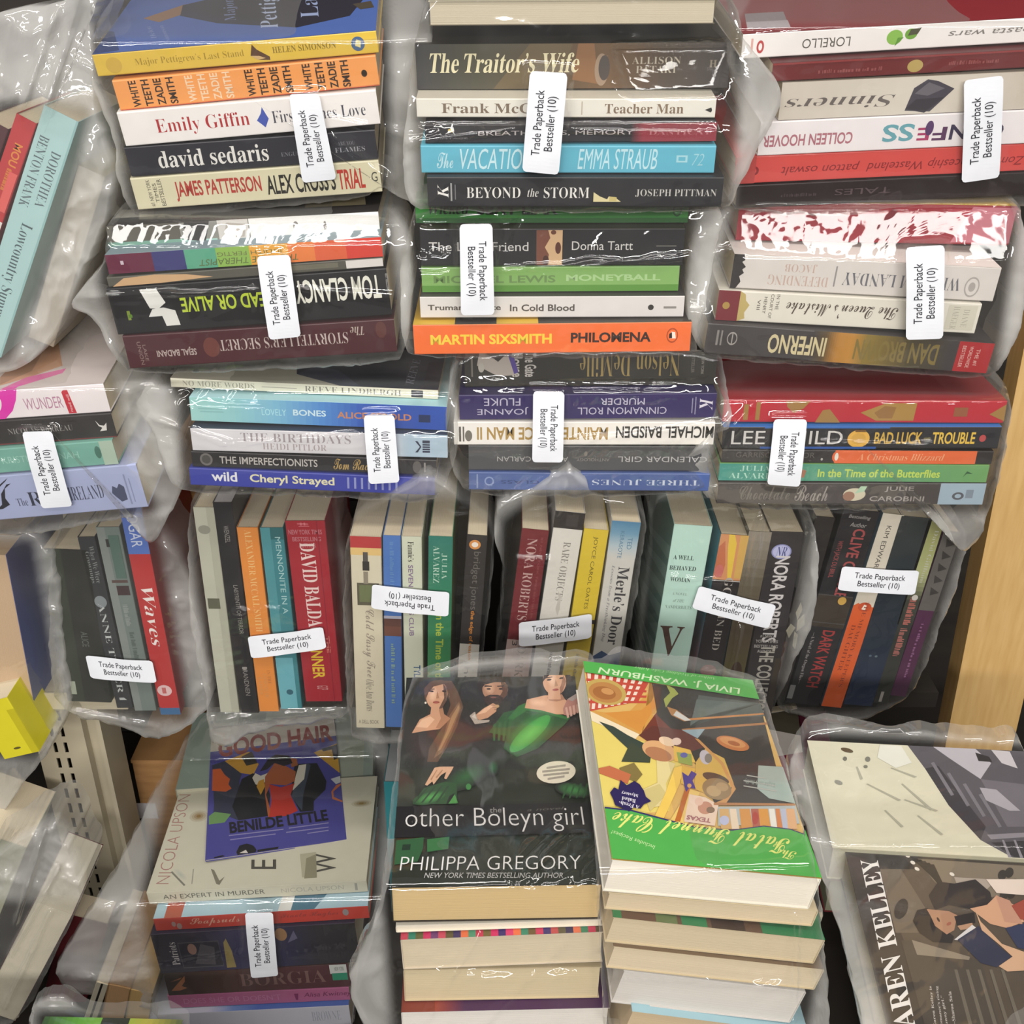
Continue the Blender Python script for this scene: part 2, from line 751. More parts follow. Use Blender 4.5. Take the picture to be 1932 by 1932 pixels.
def film(parent, fr, outline, core, seed=0, gap=0.0022, slope=0.55, crumple=0.006, tight=0.0007, milk=(0.035, 0.30), phi=60, glare=(), tops=None, back=(0.02, 0.06), N=190, Mr=40, pads=(), name='film', centre=None, lift=0.0, seam=(), dive=0.2):
    """one bag of thin film: tight over the core, crumpled and hazy where it stands free of the books"""
    outl = resample(round_poly(list(outline), 1), N)
    sd = Vector((seed * 3.17, seed * 1.71, seed * 0.37))
    # crinkled rim
    o2 = []
    for p in outl:
        n = noise.noise(Vector((p[0] * 0.03, p[1] * 0.03, seed)))
        n2 = noise.noise(Vector((p[0] * 0.09, p[1] * 0.09, seed + 9)))
        o2.append((p[0] + 5 * n + 2 * n2, p[1] + 5 * noise.noise(Vector((p[1] * 0.03, p[0] * 0.03, seed + 5))) + 2 * n2))
    outl = o2
    cx, cy = centre or (sum(p[0] for p in core) / len(core), sum(p[1] for p in core) / len(core))
    co, si = math.cos(math.radians(phi)), math.sin(math.radians(phi))
    rows = fr.rows

    def env(c, dive):
        b = 9
        for c0, c1, bb, _, _ in rows:
            d = 0 if c0 <= c <= c1 else min(abs(c - c0), abs(c - c1))
            b = min(b, bb + dive * d)
        return b

    verts, mk = [], []

    def vert(p):
        a, c = fr.on_front(p, -gap)
        d = 0.0 if inside(p, core) else edge_dist(p, core)
        w = sstep(3, 34, d)
        dv, g = dive, 0.0
        for ent in glare:
            if inside(p, ent[0]):
                e = sstep(0, 14, edge_dist(p, ent[0]))
                g = max(g, ent[1] * e)
                if len(ent) > 2:
                    dv = max(dv, dive + (ent[2] - dive) * e)
        b = env(c, dv)
        for _ in range(2):
            a, c = fr.on_front(p, b - gap)
            b = env(c, dv)
        b -= gap + lift
        b += slope * 0.00036 * max(0.0, d - 4)
        q = Vector((a, c, 0))
        qw = q + noise.noise_vector(q * 13 + sd) * 0.022
        cr = 0.9 * noise.noise(qw * 13 + sd)
        cr += 0.75 * max(0.0, 1 - 2.2 * abs(noise.noise(qw * 20 + sd))) ** 2
        cr += 0.30 * max(0.0, 1 - 2.4 * abs(noise.noise(qw * 48 + sd))) ** 2
        cr += 0.10 * max(0.0, 1 - 2.4 * abs(noise.noise(qw * 105 + sd))) ** 2
        b -= cr * (crumple * w + tight * (1 - w))
        # drawn streaks
        s1, s2 = a * co - c * si, a * si + c * co
        st = noise.noise(Vector((s1 * 170, s2 * 6, seed))) + 0.6 * noise.noise(Vector((s1 * 360, s2 * 9, seed + 4)))
        b -= st * (0.00025 + g)
        for (x0, y0), (x1, y1), hgt in seam:      # a raised fold or welded seam
            dx, dy = x1 - x0, y1 - y0
            t = ((p[0] - x0) * dx + (p[1] - y0) * dy) / (dx * dx + dy * dy)
            if -0.02 <= t <= 1.02:
                wob = 7 * noise.noise(Vector((t * 4, seed, 2)))
                dd = abs((p[0] - x0) * dy - (p[1] - y0) * dx) / math.hypot(dx, dy) + wob
                b -= hgt * math.exp(-(dd / 5.0) ** 2)
        for poly, off in pads:      # the film lies flat under a sticker
            e = edge_dist(p, poly)
            k_ = 1.0 if inside(p, poly) else 1.0 - sstep(0, 16, e)
            b += k_ * (0.0022 - off - b)
        r = ray(p)
        t1 = (fr.O + fr.B * b - CAM).dot(fr.B) / r.dot(fr.B)
        if tops is not None:
            den = r.dot(fr.C)
            if den < -0.02:
                t2 = (fr.O + fr.C * (tops + gap + 0.7 * (cr * tight) + st * 0.3 * g) - CAM).dot(fr.C) / den
                t2 = min(t2, t1 + 0.25)
                dd = abs(t1 - t2)
                t1 = max(t1, t2) + (max(0.0, 0.010 - dd) ** 2 / 0.040)
        edge = 0.0
        verts.append(tuple(CAM + r * t1))
        h = noise.noise(q * 22 + sd)
        mk.append(milk[0] + (milk[1] - milk[0]) * w * (0.55 + 0.75 * (h * 0.5 + 0.5)) + 0.02 * max(0, noise.noise(q * 50 + sd)))

    vert((cx, cy))
    for k in range(1, Mr + 1):
        f = (k / Mr) ** 0.85
        for p in outl:
            vert((cx + (p[0] - cx) * f, cy + (p[1] - cy) * f))
    faces = [(0, 1 + i, 1 + (i + 1) % N) for i in range(N)]
    for k in range(Mr - 1):
        b0, b1 = 1 + k * N, 1 + (k + 1) * N
        for i in range(N):
            j = (i + 1) % N
            faces.append((b0 + i, b1 + i, b1 + j, b0 + j))
    # the film turns back around the books
    last = 1 + (Mr - 1) * N
    cen = sum((Vector(verts[last + i]) for i in range(N)), Vector()) / N
    for kb, sh in ((back[0], -0.01), (back[1], -0.01)):
        b1 = len(verts)
        for i in range(N):
            v = Vector(verts[1 + (Mr - 1) * N + i])
            rel = v - cen
            n = noise.noise(v * 40 + sd) * 0.008
            u = v + fr.B * (kb + n)
            ra, rc = rel.dot(fr.A), rel.dot(fr.C)
            u -= (fr.A * ra + fr.C * rc) * sh
            verts.append(tuple(u))
            mk.append(milk[1] * 0.3)
        for i in range(N):
            j = (i + 1) % N
            faces.append((last + i, b1 + i, b1 + j, last + j))
        last = b1
    me = bpy.data.meshes.new(name)
    me.from_pydata(verts, [], faces)
    at_ = me.attributes.new('milk', 'FLOAT', 'POINT')
    at_.data.foreach_set('value', mk)
    me.materials.append(M_FILM)
    me.polygons.foreach_set('use_smooth', [True] * len(me.polygons))
    o = bpy.data.objects.new(name, me)
    COL.objects.link(o)
    o.parent = parent
    return o


def sticker(parent, fr, q, off=0.0052, curl=0.0016, top=None):
    """white rectangular sticker, corners in the order of its own writing: TL, TR, BR, BL"""
    mb = MB()
    n = fr.B
    if top is None:
        P4 = [hit(p, fr.O + fr.B * -off, n) for p in q]
    else:
        P4 = [hit(p, fr.O + fr.C * (top + off), fr.C) for p in q]
        n = -fr.C
    tl, tr, br, bl = P4

    def pt(u, v, k):
        a = bl.lerp(br, u)
        b = tl.lerp(tr, u)
        return a.lerp(b, v) - n * (k + curl * math.sin(u * 3.1) * 0.9 + 0.0003 * math.sin(u * 9 + v * 2))

    W_, H_ = (tr - tl).length, (tl - bl).length
    r = 0.0028
    nu = 24
    rows = [(0.0, r), (0.25, r * 0.35), (0.5, 0), (0.75, r * 0.35), (1.0, r)]
    grid = []
    for v, _ in [(0, 0), (0.04, 0), (0.1, 0), (0.5, 0), (0.9, 0), (0.96, 0), (1, 0)]:
        ins = 0.0
        dv = min(v, 1 - v) * H_
        if dv < r:
            ins = (r - math.sqrt(max(0, r * r - (r - dv) ** 2))) / W_
        grid.append([pt(ins + (1 - 2 * ins) * i / nu, v, 0) for i in range(nu + 1)])
    fl = [p for g in grid for p in g]
    fc = []
    for j in range(len(grid) - 1):
        for i in range(nu):
            a = j * (nu + 1) + i
            fc.append((a, a + 1, a + nu + 2, a + nu + 1))
    mb.add(fl, fc, 'e2e4ea')
    for s, u0, u1, v0, v1 in (('Trade Paperback', 0.18, 0.83, 0.50, 0.80), ('Bestseller (10)', 0.235, 0.775, 0.17, 0.47)):
        v, f = letters(s, 's')
        mb.add([pt(u0 + a * (u1 - u0), v0 + b * (v1 - v0), 0.00025) for a, b in v], f, '24242a')
    o = mb.build('sticker', M_PAPER, parent)
    return o


def bag(label, fr, outline, core, stickers=(), group='clear plastic bags of books', off=0.0052, **kw):
    c = core[0]
    o = empty('plastic_bag', Matrix.Translation(fr.O))
    tag(o, label, 'bag', group)
    kids = [film(o, fr, outline, core, pads=[(q, off) for q in stickers], **kw)]
    for q in stickers:
        kids.append(sticker(o, fr, q, off))
    inv = Matrix.Translation(-fr.O)
    for k_ in kids:
        k_.data.transform(inv)
    return o

# ================================================================ the setting
def struct(mb, name, mat, kind='structure'):
    o = mb.build(name, mat)
    o['kind'] = kind
    return o


ZS = 1.6 - 0.640            # top of the shelf the upright books stand on
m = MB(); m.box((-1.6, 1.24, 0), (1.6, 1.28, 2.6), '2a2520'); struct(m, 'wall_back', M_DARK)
m = MB(); m.box((-2, -2.2, -0.05), (2, 1.3, 0), '444'+'444'); struct(m, 'floor', M_FLOOR)

# cream steel shelf
o = empty('metal_shelf', Matrix.Translation((-0.25, 1.0, ZS)))
tag(o, 'cream enamelled steel shelf carrying the upright bagged books', 'shelf')
m = MB(); m.box((-0.95, -0.155, -0.018), (-0.112, 0.235, -0.001), 'b7ad96'); m.build('shelf_panel', M_CREAM, o)
m = MB(); m.box((-0.95, -0.157, -0.019), (-0.112, -0.1555, 0.0), 'b7ad96'); m.build('front_lip', M_CREAM, o)
o = empty('dark_shelf', Matrix.Translation((0.0, 1.0, ZS)))
tag(o, 'dark shelf board under the upright books right of the cream one', 'shelf')
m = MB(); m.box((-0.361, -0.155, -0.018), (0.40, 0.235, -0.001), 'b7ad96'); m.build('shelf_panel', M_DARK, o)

# slotted steel post below the shelf
pa, pb = at(112, 1345, 0.90), at(200, 1712, 0.90)
wl = (at(150, 1350, 0.9) - at(66, 1350, 0.9)).length
px0 = (pa.x + pb.x) / 2 - 0.006
o = empty('slotted_post', Matrix.Translation((px0, 0.90, 0.0)))
tag(o, 'cream steel post with two columns of slots under the shelf', 'post')
hw = 0.0255
m = MB()
xs = [-hw, -0.0085, -0.0047, 0.0024, 0.0062, hw]
zz = [0.02]
z = ZS - 0.024
rowsz = []
while z > 0.2:
    rowsz.append((z - 0.0127, z))
    z -= 0.0205
edges = [ZS - 0.0195]
for a, b in rowsz:
    edges += [b, a]
edges.append(0.0)
for i in range(len(edges) - 1):
    z1, z0 = edges[i], edges[i + 1]
    slot = i % 2 == 1
    for j in range(5):
        if slot and j in (1, 3):
            for (u0, u1) in ((xs[j], xs[j]), (xs[j + 1], xs[j + 1])):
                m.poly([(u0, 0, z0), (u0, 0.002, z0), (u0, 0.002, z1), (u0, 0, z1)], 'b7ad96')
            continue
        m.poly([(xs[j], 0, z0), (xs[j + 1], 0, z0), (xs[j + 1], 0, z1), (xs[j], 0, z1)], 'b7ad96')
m.poly([(-hw, 0, 0), (-hw, 0.045, 0), (-hw, 0.045, edges[0]), (-hw, 0, edges[0])], 'b7ad96')
m.poly([(hw, 0, 0), (hw, 0.012, 0), (hw, 0.012, edges[0]), (hw, 0, edges[0])], 'b7ad96')
m.build('slotted_face', M_CREAM, o)
m = MB(); m.box((hw, 0.012, 0), (hw + 0.012, 0.05, edges[0]), 'b7ad96'); m.box((hw + 0.0125, 0.004, 0), (hw + 0.017, 0.05, edges[0]), 'b7ad96'); m.build('side_channel', M_CREAM, o)
m = MB(); m.box((-hw + .001, 0.046, 0), (hw - .001, 0.048, edges[0]), '1a1612'); m.build('slot_shade_sheet', M_DARK, o)  # dark sheet behind the slots, the hollow's shade put into its colour

# wooden upright on the right
a0, a1 = at(1880, 920, 0.86), at(1784, 1406, 0.86)
b1 = at(1910, 1410, 0.86)
xl = (a0.x + a1.x) / 2
tw = (b1.x - a1.x)
o = empty('wooden_post', Matrix.Translation((xl, 0.86, 0.0)))
tag(o, 'light oak bookcase upright standing right of the bagged books', 'post')
sk = (a0.x - a1.x) / (a0.z - a1.z)
m = MB()
fn = lambda x, y, z: (x + sk * (z - (a0.z + a1.z) / 2), y, z)
m.box((0, 0, 0.0), (tw, 0.026, 2.3), 'c09a60', fn)
m.build('front_face', M_WOOD, o)

# lower shelf, with the stacks of the lower level on it
ZL = 1.6 - 1.005
o = empty('lower_shelf', Matrix.Translation((-0.3, 1.0, ZL)))
tag(o, 'lower shelf under the stack with the purple cover on top', 'shelf')
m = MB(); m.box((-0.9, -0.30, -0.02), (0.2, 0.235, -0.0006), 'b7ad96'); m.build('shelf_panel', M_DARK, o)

# cardboard boxes
def carton(name, x0, x1, y0, y1, z0, z1, label, patch=None):
    o = empty(name, Matrix.Translation(((x0 + x1) / 2, (y0 + y1) / 2, z0)))
    tag(o, label, 'box')
    w, d, h = (x1 - x0) / 2, (y1 - y0) / 2, z1 - z0
    m = MB(); m.box((-w, -d, 0), (w, d, h), 'a5794b'); m.build('carton_body', M_CARD, o)
    m = MB(); m.box((-w - .001, -d - .001, h - 0.002), (w + .001, -0.0005, h + 0.002), 'a5794b'); m.box((-w - .001, 0.0005, h - 0.002), (w + .001, d + .001, h + 0.002), 'a5794b'); m.build('flap', M_CARD, o)
    if patch:
        m = MB(); m.box((patch[0], -d - 0.0008, patch[1]), (patch[2], -d - 0.0002, patch[3]), 'd8d4d8'); m.build('paper_label', M_PAPER, o)
    return o


q0, q1 = at(292, 985, 0.97), at(404, 1262, 0.97)
carton('cardboard_box', q0.x - 0.01, q1.x + 0.03, 0.97, 1.2, ZS, q0.z + 0.03, 'brown cardboard carton standing between the bags on the upper shelf')
q0, q1 = at(262, 1500, 0.98), at(400, 1590, 0.98)
carton('cardboard_box', q0.x, q1.x + 0.05, 0.98, 1.2, ZL, q0.z + 0.05, 'brown cardboard carton with a white paper patch on the lower shelf', (-0.07, q0.z - ZL - 0.035, -0.045, q0.z - ZL - 0.012))

# ================================================================ top left bag
WH = 'f2efea'
BLK = '25252a'
G1 = 'paperbacks in the bag with the yellow spine on top'
fS1L = stack(0.842, [
    bk((248, 335), (262, 397), (716, 302), (723, 361), 'd8d2b4', 'cream paperback with red and black condensed lettering under the charcoal one',
       T('JAMES PATTERSON', 'b', 'b04038', 328, 493, .17, .80), T('ALEX CROSS’S', 'b', '2a2826', 503, 634, .17, .78), T('TRIAL', 'b', 'b8392f', 639, 690, .17, .80),
       T('#1 NEW YORK', 's', '5a564c', 276, 284, .08, .92, 90), T('TIMES', 's', '5a564c', 287, 294, .2, .8, 90), T('BESTSELLER', 's', '5a564c', 297, 305, .08, .92, 90), T('G', 's', '3a3834', 703, 714, .35, .65)),
    bk((238, 279), (248, 334), (708, 243), (716, 302), '2e2e36', 'charcoal paperback with white lower-case serif lettering in the top left bag',
       T('david sedaris', 'F', 'e4e2de', 295, 506, .22, .80), T('ENGULFED IN', 'f', '7c7c84', 530, 600, .32, .46), T('ARE YOU', 'f', '7c7c84', 640, 672, .55, .68), T('FLAMES', 'f', '9c9ca4', 633, 690, .32, .48), topcol='1e1e24'),
    bk((226, 214), (238, 279), (720, 166), (712, 241), 'f0ecea', 'white paperback with red serif lettering and a blue bird',
       T('Emily Giffin', 'f', 'b0343a', 290, 470, .20, .72), P('4a5cb0', (484, .42), (494, .62), (498, .80), (503, .60), (507, .45), (498, .20), (492, .30)), T('First Comes Love', 'f', '4a4a58', 514, 692, .30, .66)),
    bk((216, 151), (228, 212), (714, 104), (716, 163), 'ee9f5a', 'orange paperback printed with repeated black and white vertical words',
       *[T(w_, 'b', c_, x_ + 24 * i_, x_ + 24 * i_ + 15, .06, .94, 90) for x_, c_ in ((241, '3a2a20'), (350, 'f0d2b0'), (465, '3a2a20'), (575, '3a2a20')) for i_, w_ in enumerate(('WHITE', 'TEETH', 'ZADIE', 'SMITH'))],
       E('2e2218', 690, .45, .011, .12), R('c85040', 0, 1, 0, .02)),
    bk((173, 103), (190, 148), (713, 56), (714, 104), 'd9b84a', 'yellow spined paperback with a blue cover, topmost of the top left bag',
       T('Major Pettigrew’s Last Stand', 'f', 'a08530', 250, 460, .28, .66), E('c9a748', .065, .45, .028, .36), T('HELEN SIMONSON', 'F', '8a742c', 515, 636, .38, .66),
       P('5a4030', (472, .35), (478, .85), (486, .60), (508, .25), (508, .10), (485, .15)), P('c8a878', (472, .35), (488, .32), (500, .2), (485, .15)),
       E('4a6488', 678, .48, .024, .32), P('d8cc90', (672, .40), (676, .68), (684, .60), (682, .30)),
       top=[R('4a62a0', 0, 1), X('33426e', (173, 103), (225, 95), (215, 60), (190, 60)), X('8a6848', (270, 35), (350, 8), (360, 22), (300, 42)), X('2c2a34', (345, 10), (430, -10), (720, -40), (660, 30), (560, 52), (410, 44), (340, 30)),
            TX('Pettigrew', 'f', 'a8b4d0', (535, 52), (522, -40), (492, 54)), TX('Last', 'f', '8c98b8', (602, 32), (596, -30), (568, 34)), TX('Major', 'f', '6c789c', (452, 38), (446, -2), (424, 40)), TX('Helen', 'f', '7c8cbc', (296, 72), (284, 50), (286, 73)), TX('Simonson', 'f', '7c8cbc', (322, 78), (308, 48), (312, 79)),
            X('4a4238', (665, 8), (700, 2), (706, 14), (680, 18))], d=0.20, topcol='4a62a0'),
], G1, lean=11, yaw=4, depth=0.13)

# ================================================================ top centre bag
G2 = 'paperbacks in the bag above the green spine'
fS1C = stack(0.800, [
    bk((805, 334), (808, 389), (1361, 332), (1365, 392), '26262a', 'black paperback with fine white capitals at the bottom of the top centre bag',
       T('BEYOND', 'f', 'e8e6e2', 880, 982, .30, .66), T('the', 'i', 'd8d6d2', 995, 1016, .34, .62), T('STORM', 'f', 'e8e6e2', 1026, 1112, .30, .66), T('JOSEPH PITTMAN', 'f', 'c4c2be', 1199, 1352, .34, .60),
       P('dcd0a0', (1120, .18), (1120, .50), (1132, .36), (1146, .26), (1149, .36), (1160, .34), (1172, .18)), P('c8b878', (1150, .2), (1150, .36), (1164, .33), (1164, .2)),
       T('K', 'i', 'f0eeea', 826, 846, .30, .76, 90), R('a0a0a0', 850, 853, .2, .8), R('707074', 858, 860, .25, .75)),
    bk((793, 274), (796, 328), (1350, 276), (1348, 327), '62b4cc', 'light blue paperback with hand-drawn white lettering',
       T('The', 'c', 'bfe0ea', 824, 855, .18, .76), T('VACATIONERS', 'n', 'c8e6ee', 868, 1052, .14, .90), T('EMMA STRAUB', 'n', 'bfe2ec', 1090, 1240, .14, .90), R('a4d4e0', 1276, 1297, .40, .66), R('62b4cc', 1280, 1293, .46, .60), T('72', 'i', '9ccfdc', 1306, 1328, .28, .72)),
    bk((800, 233), (804, 276), (1354, 233), (1350, 267), '2a272c', 'dark paperback with spaced capitals and a dull red end',
       R('8c3440', 1213, 1, 0, 1), G(('2a272c', '8c3440'), 1190, 1213), T('BREATH, EYES, MEMORY', 's', 'b8b0b0', 902, 1196, .36, .64), T('DANTICAT', 'f', 'ae6e74', 1224, 1341, .36, .64), E('d8c070', 850, .68, .009, .10), T('VINTAGE', 's', '807c80', 820, 882, .22, .30)),
    bk((785, 184), (787, 226), (1350, 187), (1350, 225), 'e4e0d6', 'off-white paperback with brown slab lettering in the top centre bag',
       T('Frank McCourt', 'F', '7c6c5c', 833, 1065, .22, .74), T('Teacher Man', 'F', '84705c', 1141, 1290, .22, .72), R('b8ae9c', 1097, 1099, .15, .85), P('2c2824', (1330, .42), (1342, .55), (1344, .40), (1342, .28)), topcol='cfc8b8'),
    bk((784, 85), (787, 170), (1385, 78), (1368, 170), '3a3834', 'thick dark paperback with a large cream italic title, widest of the top centre bag',
       G(('3a3a3c', '4c4a3c', '5a5040', '6c5238', '4e443c', '403c3c'), 0, 1, 0, 1, 40), P('6a5c44', (930, 0), (1000, 1), (1080, 1), (1050, 0)), P('8a6444', (1080, .2), (1090, 1), (1120, 1), (1130, .1)),
       T('The', 'I', 'e0d8b4', 811, 866, .36, .80), T('Traitor’s Wife', 'I', 'e0d8b4', 876, 1093, .36, .80), E('9a8470', 1135, .42, .022, .36), E('4c4440', 1140, .46, .018, .28),
       T('ALLISON', 'f', 'b0a898', 1192, 1284, .54, .70), T('PATAKI', 'f', 'b0a898', 1200, 1276, .34, .50), T('H', 'F', '847c6c', 1338, 1352, .46, .62), topcol='2c2822'),
    bk((806, 2), (812, 48), (1352, -4), (1348, 46), '6a6254', 'cream edged paperback lying flat at the back of the top centre bag', pages='c8bea8', spine='back', b=0.03, topcol='b0a894'),
], G2, lean=6, depth=0.135)

# ================================================================ top right bag
G3 = 'paperbacks in the bag at the upper right corner'
fS1R = stack(0.844, [
    bk((1388, 350), (1392, 394), (1985, 322), (1985, 366), '241a1c', 'black paperback under the coral red one at the bottom of the upper right bag',
       bars('4a3c40', 1475, 1545, .42, .58, 15), T('TALES', 's', '58484c', 1575, 1680, .40, .66, 180)),
    bk((1387, 297), (1387, 348), (1985, 269), (1985, 321), 'd2504c', 'coral red paperback with dark handwritten lettering',
       T('Zombie Spaceship Wasteland', 'n', '8a2c30', 1636, 1930, .24, .66, 180), T('patton oswalt', 'n', '8a2c30', 1475, 1622, .24, .66, 180), E('8a2c30', 1426, .46, .012, .16), E('d2504c', 1424, .46, .008, .10), R('b84a48', 0, .065)),
    bk((1437, 231), (1430, 295), (1985, 205), (1985, 270), 'ece6e8', 'white paperback with large teal and pink capitals, upside down',
       T('COLLEEN HOOVER', 'b', 'b0727e', 1441, 1610, .25, .60, 180), T('SS', 'b', '6aa4b0', 1665, 1724, .24, .76, 180), T('E', 'b', 'a83c68', 1731, 1754, .24, .62, 180), T('F', 'b', '5c3a5c', 1760, 1786, .22, .62, 180), T('CON', 'b', '3c3450', 1792, 1892, .22, .68, 180), E('583a68', 1752, .60, .014, .22)),
    bk((1478, 157), (1469, 227), (1985, 132), (1985, 205), 'cdc4b8', 'cream grey paperback with a dark figure and faint script',
       G(('cdc4b8', 'd8d0c4', 'c8beb0'), 0, 1), T('Sinners', 'i', '6a6260', 1482, 1690, .24, .56, 180), [P('4a4650', (1712, .10), (1722, .70), (1745, .92), (1765, .86), (1798, .64), (1760, .05)), P('3a363e', (1712, .15), (1730, .40), (1782, .42), (1750, .02)), P('6c6870', (1725, .55), (1748, .84), (1780, .66), (1750, .48))], topcol='b4a898'),
    bk((1440, 124), (1475, 155), (1985, 88), (1985, 132), '6e2c2e', 'dark maroon paperback with a small gold disc',
       E('b8a060', 1727, .44, .028, .34), bars('93504e', 1790, 1885, .38, .60, 9), bars('93504e', 1545, 1670, .32, .54, 10), R('8c3a3a', 0, 1, .90, 1), topcol='521e20'),
    bk((1390, 66), (1412, 112), (1985, 30), (1985, 80), 'ece8e6', 'white spined paperback with a dark red cover and a green leaf',
       T('LORELLO', 's', '57544e', 1515, 1605, .28, .66, 180), E('86b850', 1688, .52, .026, .30), E('6ea03c', 1718, .62, .020, .22), P('4a4a34', (1712, .55), (1716, .8), (1736, .86), (1730, .6)), P('5c9034', (1690, .15), (1694, .50), (1705, .50)), T('pasta wars', 'n', '807c78', 1788, 1945, .42, .72, 180),
       E('b84848', 1436, .45, .012, .26), E('ece8e6', 1436, .45, .006, .15), R('d8a8a0', 1418, 1422, .2, .8),
       top=[R('7c262c', 0, 1), X('83797c', (1408, 45), (1490, 52), (1478, 22), (1405, 26)), X('a8a0a4', (1410, 55), (1492, 52), (1486, 38), (1408, 42))], topcol='7c262c', d=0.2),
], G3, lean=11, yaw=3, depth=0.13)

# ================================================================ second row
G4 = 'paperbacks in the bag with the rainbow coloured spine'
fS2L = stack(0.812, [
    bk((230, 634), (250, 695), (747, 600), (749, 664), '4a2228', 'maroon paperback with small silver capitals, upside down',
       T('The', 'i', 'b8a8a0', 664, 690, .58, .84, 180), T('STORYTELLER’S SECRET', 'f', 'c0b0ac', 414, 658, .36, .70, 180), T('SEJAL BADANI', 'b', 'b0a09c', 292, 368, .30, .56, 180), T('LAKE', 's', '8c7470', 268, 274, .2, .7, 270), T('UNION', 's', '8c7470', 258, 265, .1, .8, 270), E('6a3a34', 398, .5, .03, .3), E('5c3430', 722, .7, .02, .25)),
    bk((202, 546), (228, 634), (727, 505), (747, 598), '16161a', 'thick black paperback with large white and lime capitals, upside down',
       T('TOM CLANCY', 'b', 'e0e0d4', 560, 722, .38, .88, 180), T('DEAD OR ALIVE', 'b', 'b4c83c', 340, 520, .38, .70, 180),
       P('dcdcd8', (268, .93), (300, .93), (312, .62), (296, .50), (280, .52)), P('dcdcd8', (274, .34), (284, .50), (306, .52), (327, .44), (331, .12), (304, .12), (300, .34)), R('7a8c34', 234, 240, .30, .50), R('58801e', 236, 243, .35, .42), T('#1 BESTSELLER', 's', 'b0b0ac', 733, 738, .45, .9, 90)),
    bk((204, 522), (204, 544), (722, 486), (724, 503), '54524a', 'thin grey paperback with a peach lens shape under the rainbow spine',
       P('c4a078', (206, .02), (230, .8), (290, .95), (350, .75), (400, .3), (300, .05)), R('6c6a5c', 500, 640, .3, .8), R('d8d4d0', 655, 1, .1, .9)),
    bk((202, 480), (204, 521), (722, 447), (722, 486), '7a8c94', 'paperback with rainbow colour blocks along its spine',
       R('64243e', 0, 286), R('3c3c72', 286, 348), R('5aa084', 348, 408), R('8ab054', 408, 472), R('dca040', 472, 545), R('dc7c40', 545, 595), R('d4603c', 595, 655), R('cc4034', 655, 1), T('THE CAKE THERAPIST', 'n', '5a6a3c', 372, 562, .12, .44, 180), T('JUDITH FERTIG', 's', '6c7048', 410, 535, .54, .82, 180), R('c8b8c4', 224, 230, .45, .65)),
    bk((205, 424), (207, 479), (712, 400), (722, 447), '8a8a84', 'white and grey paperback topmost of the rainbow spine bag',
       R('5c5850', 0, 340, .35, 1), R('76a090', 0, 345, 0, .35), R('a8ccc4', 345, 408, 0, .3), P('3a3838', (345, .3), (350, 1), (398, 1), (385, .2)), R('d0ccc8', 412, 470, .2, 1), P('b4aca4', (420, .3), (430, .9), (466, .8), (460, .3)), R('eeecea', 472, 1), E('8a8480', 560, .6, .01, .2), E('8a8480', 615, .55, .006, .2), R('c86048', 640, 700, .05, .10),
       top=[R('2e2c2c', 0, 1), X('c8c4ba', (215, 412), (290, 408), (290, 395), (225, 396)), X('8a8068', (575, 392), (690, 386), (688, 366), (580, 370))], b=0.022, topcol='2e2c2c'),
], G4, lean=3, yaw=2)

G5 = 'paperbacks in the bag with the orange spine at its bottom'
fS2C = stack(0.812, [
    bk((781, 612), (781, 669), (1300, 606), (1307, 663), 'f0743c', 'bright orange paperback with yellow and dark capitals',
       T('MARTIN SIXSMITH', 'B', 'f2d24a', 812, 1041, .32, .66), T('PHILOMENA', 'B', '3a2a26', 1077, 1228, .34, .68), E('b04c28', 1268, .55, .021, .25), E('f0743c', 1268, .55, .017, .20), P('f4e8dc', (1262, .45), (1266, .68), (1273, .66), (1275, .45)), P('2a2422', (1262, .45), (1262, .6), (1267, .66), (1268, .46)),
       top=[R('d8b040', 0, .45), R('2c2826', .15, .30), R('3a3430', .45, 1)], topcol='e8c050'),
    bk((793, 559), (793, 603), (1288, 558), (1293, 600), 'dcd8d6', 'white paperback with dark bold lettering above the orange spine',
       T('Truman Capote', 'b', '5c5650', 807, 945, .28, .62), T('In Cold Blood', 'b', '544e4a', 962, 1084, .30, .62), E('34302e', 1228, .46, .011, .13), R('8c8884', 1252, 1276, .40, .50), topcol='3c3a38'),
    bk((795, 503), (797, 554), (1277, 503), (1285, 548), '84b064', 'leaf green paperback with pale capitals in the middle of the centre bag',
       T('MICHAEL LEWIS', 'b', '6c8c54', 818, 1048, .36, .66), T('MONEYBALL', 'B', 'a8cc90', 1068, 1246, .42, .68), R('5f9440', 0, 1, 0, .26)),
    bk((791, 432), (796, 503), (1290, 430), (1290, 503), '26262a', 'thick black paperback with thin white lettering and a spotted hide picture',
       T('The Little Friend', 's', 'd8d6d4', 809, 997, .40, .64), T('Donna Tartt', 's', 'd8d6d4', 1079, 1194, .42, .66), R('d8b48c', 1012, 1061, .02, .96), P('7c4c3c', (1012, .02), (1012, .96), (1034, .96), (1038, .75), (1028, .5), (1036, .3), (1030, .02)), E('5c3428', 1053, .48, .011, .16), E('4c2c24', 1030, .14, .012, .14), E('6c4030', 1044, .9, .010, .06), R('88867f', 1238, 1276, .52, .54), topcol='3a3028'),
    bk((782, 375), (786, 421), (1299, 373), (1299, 421), '347a34', 'green paperback with black lettering just under the top centre bag',
       T('Wicked', 'I', '16201a', 808, 885, .35, .85), T('SEXY LIAR', 'B', '16201a', 900, 1052, .33, .85), T('CHRISTINA LAUREN', 's', '4c8c4c', 1073, 1258, .50, .80), E('1c4420', 1278, .5, .016, .26), E('347a34', 1278, .5, .011, .18), R('285c2c', 0, 1, 0, .2), topcol='2a6c2c'),
], G5, lean=3)

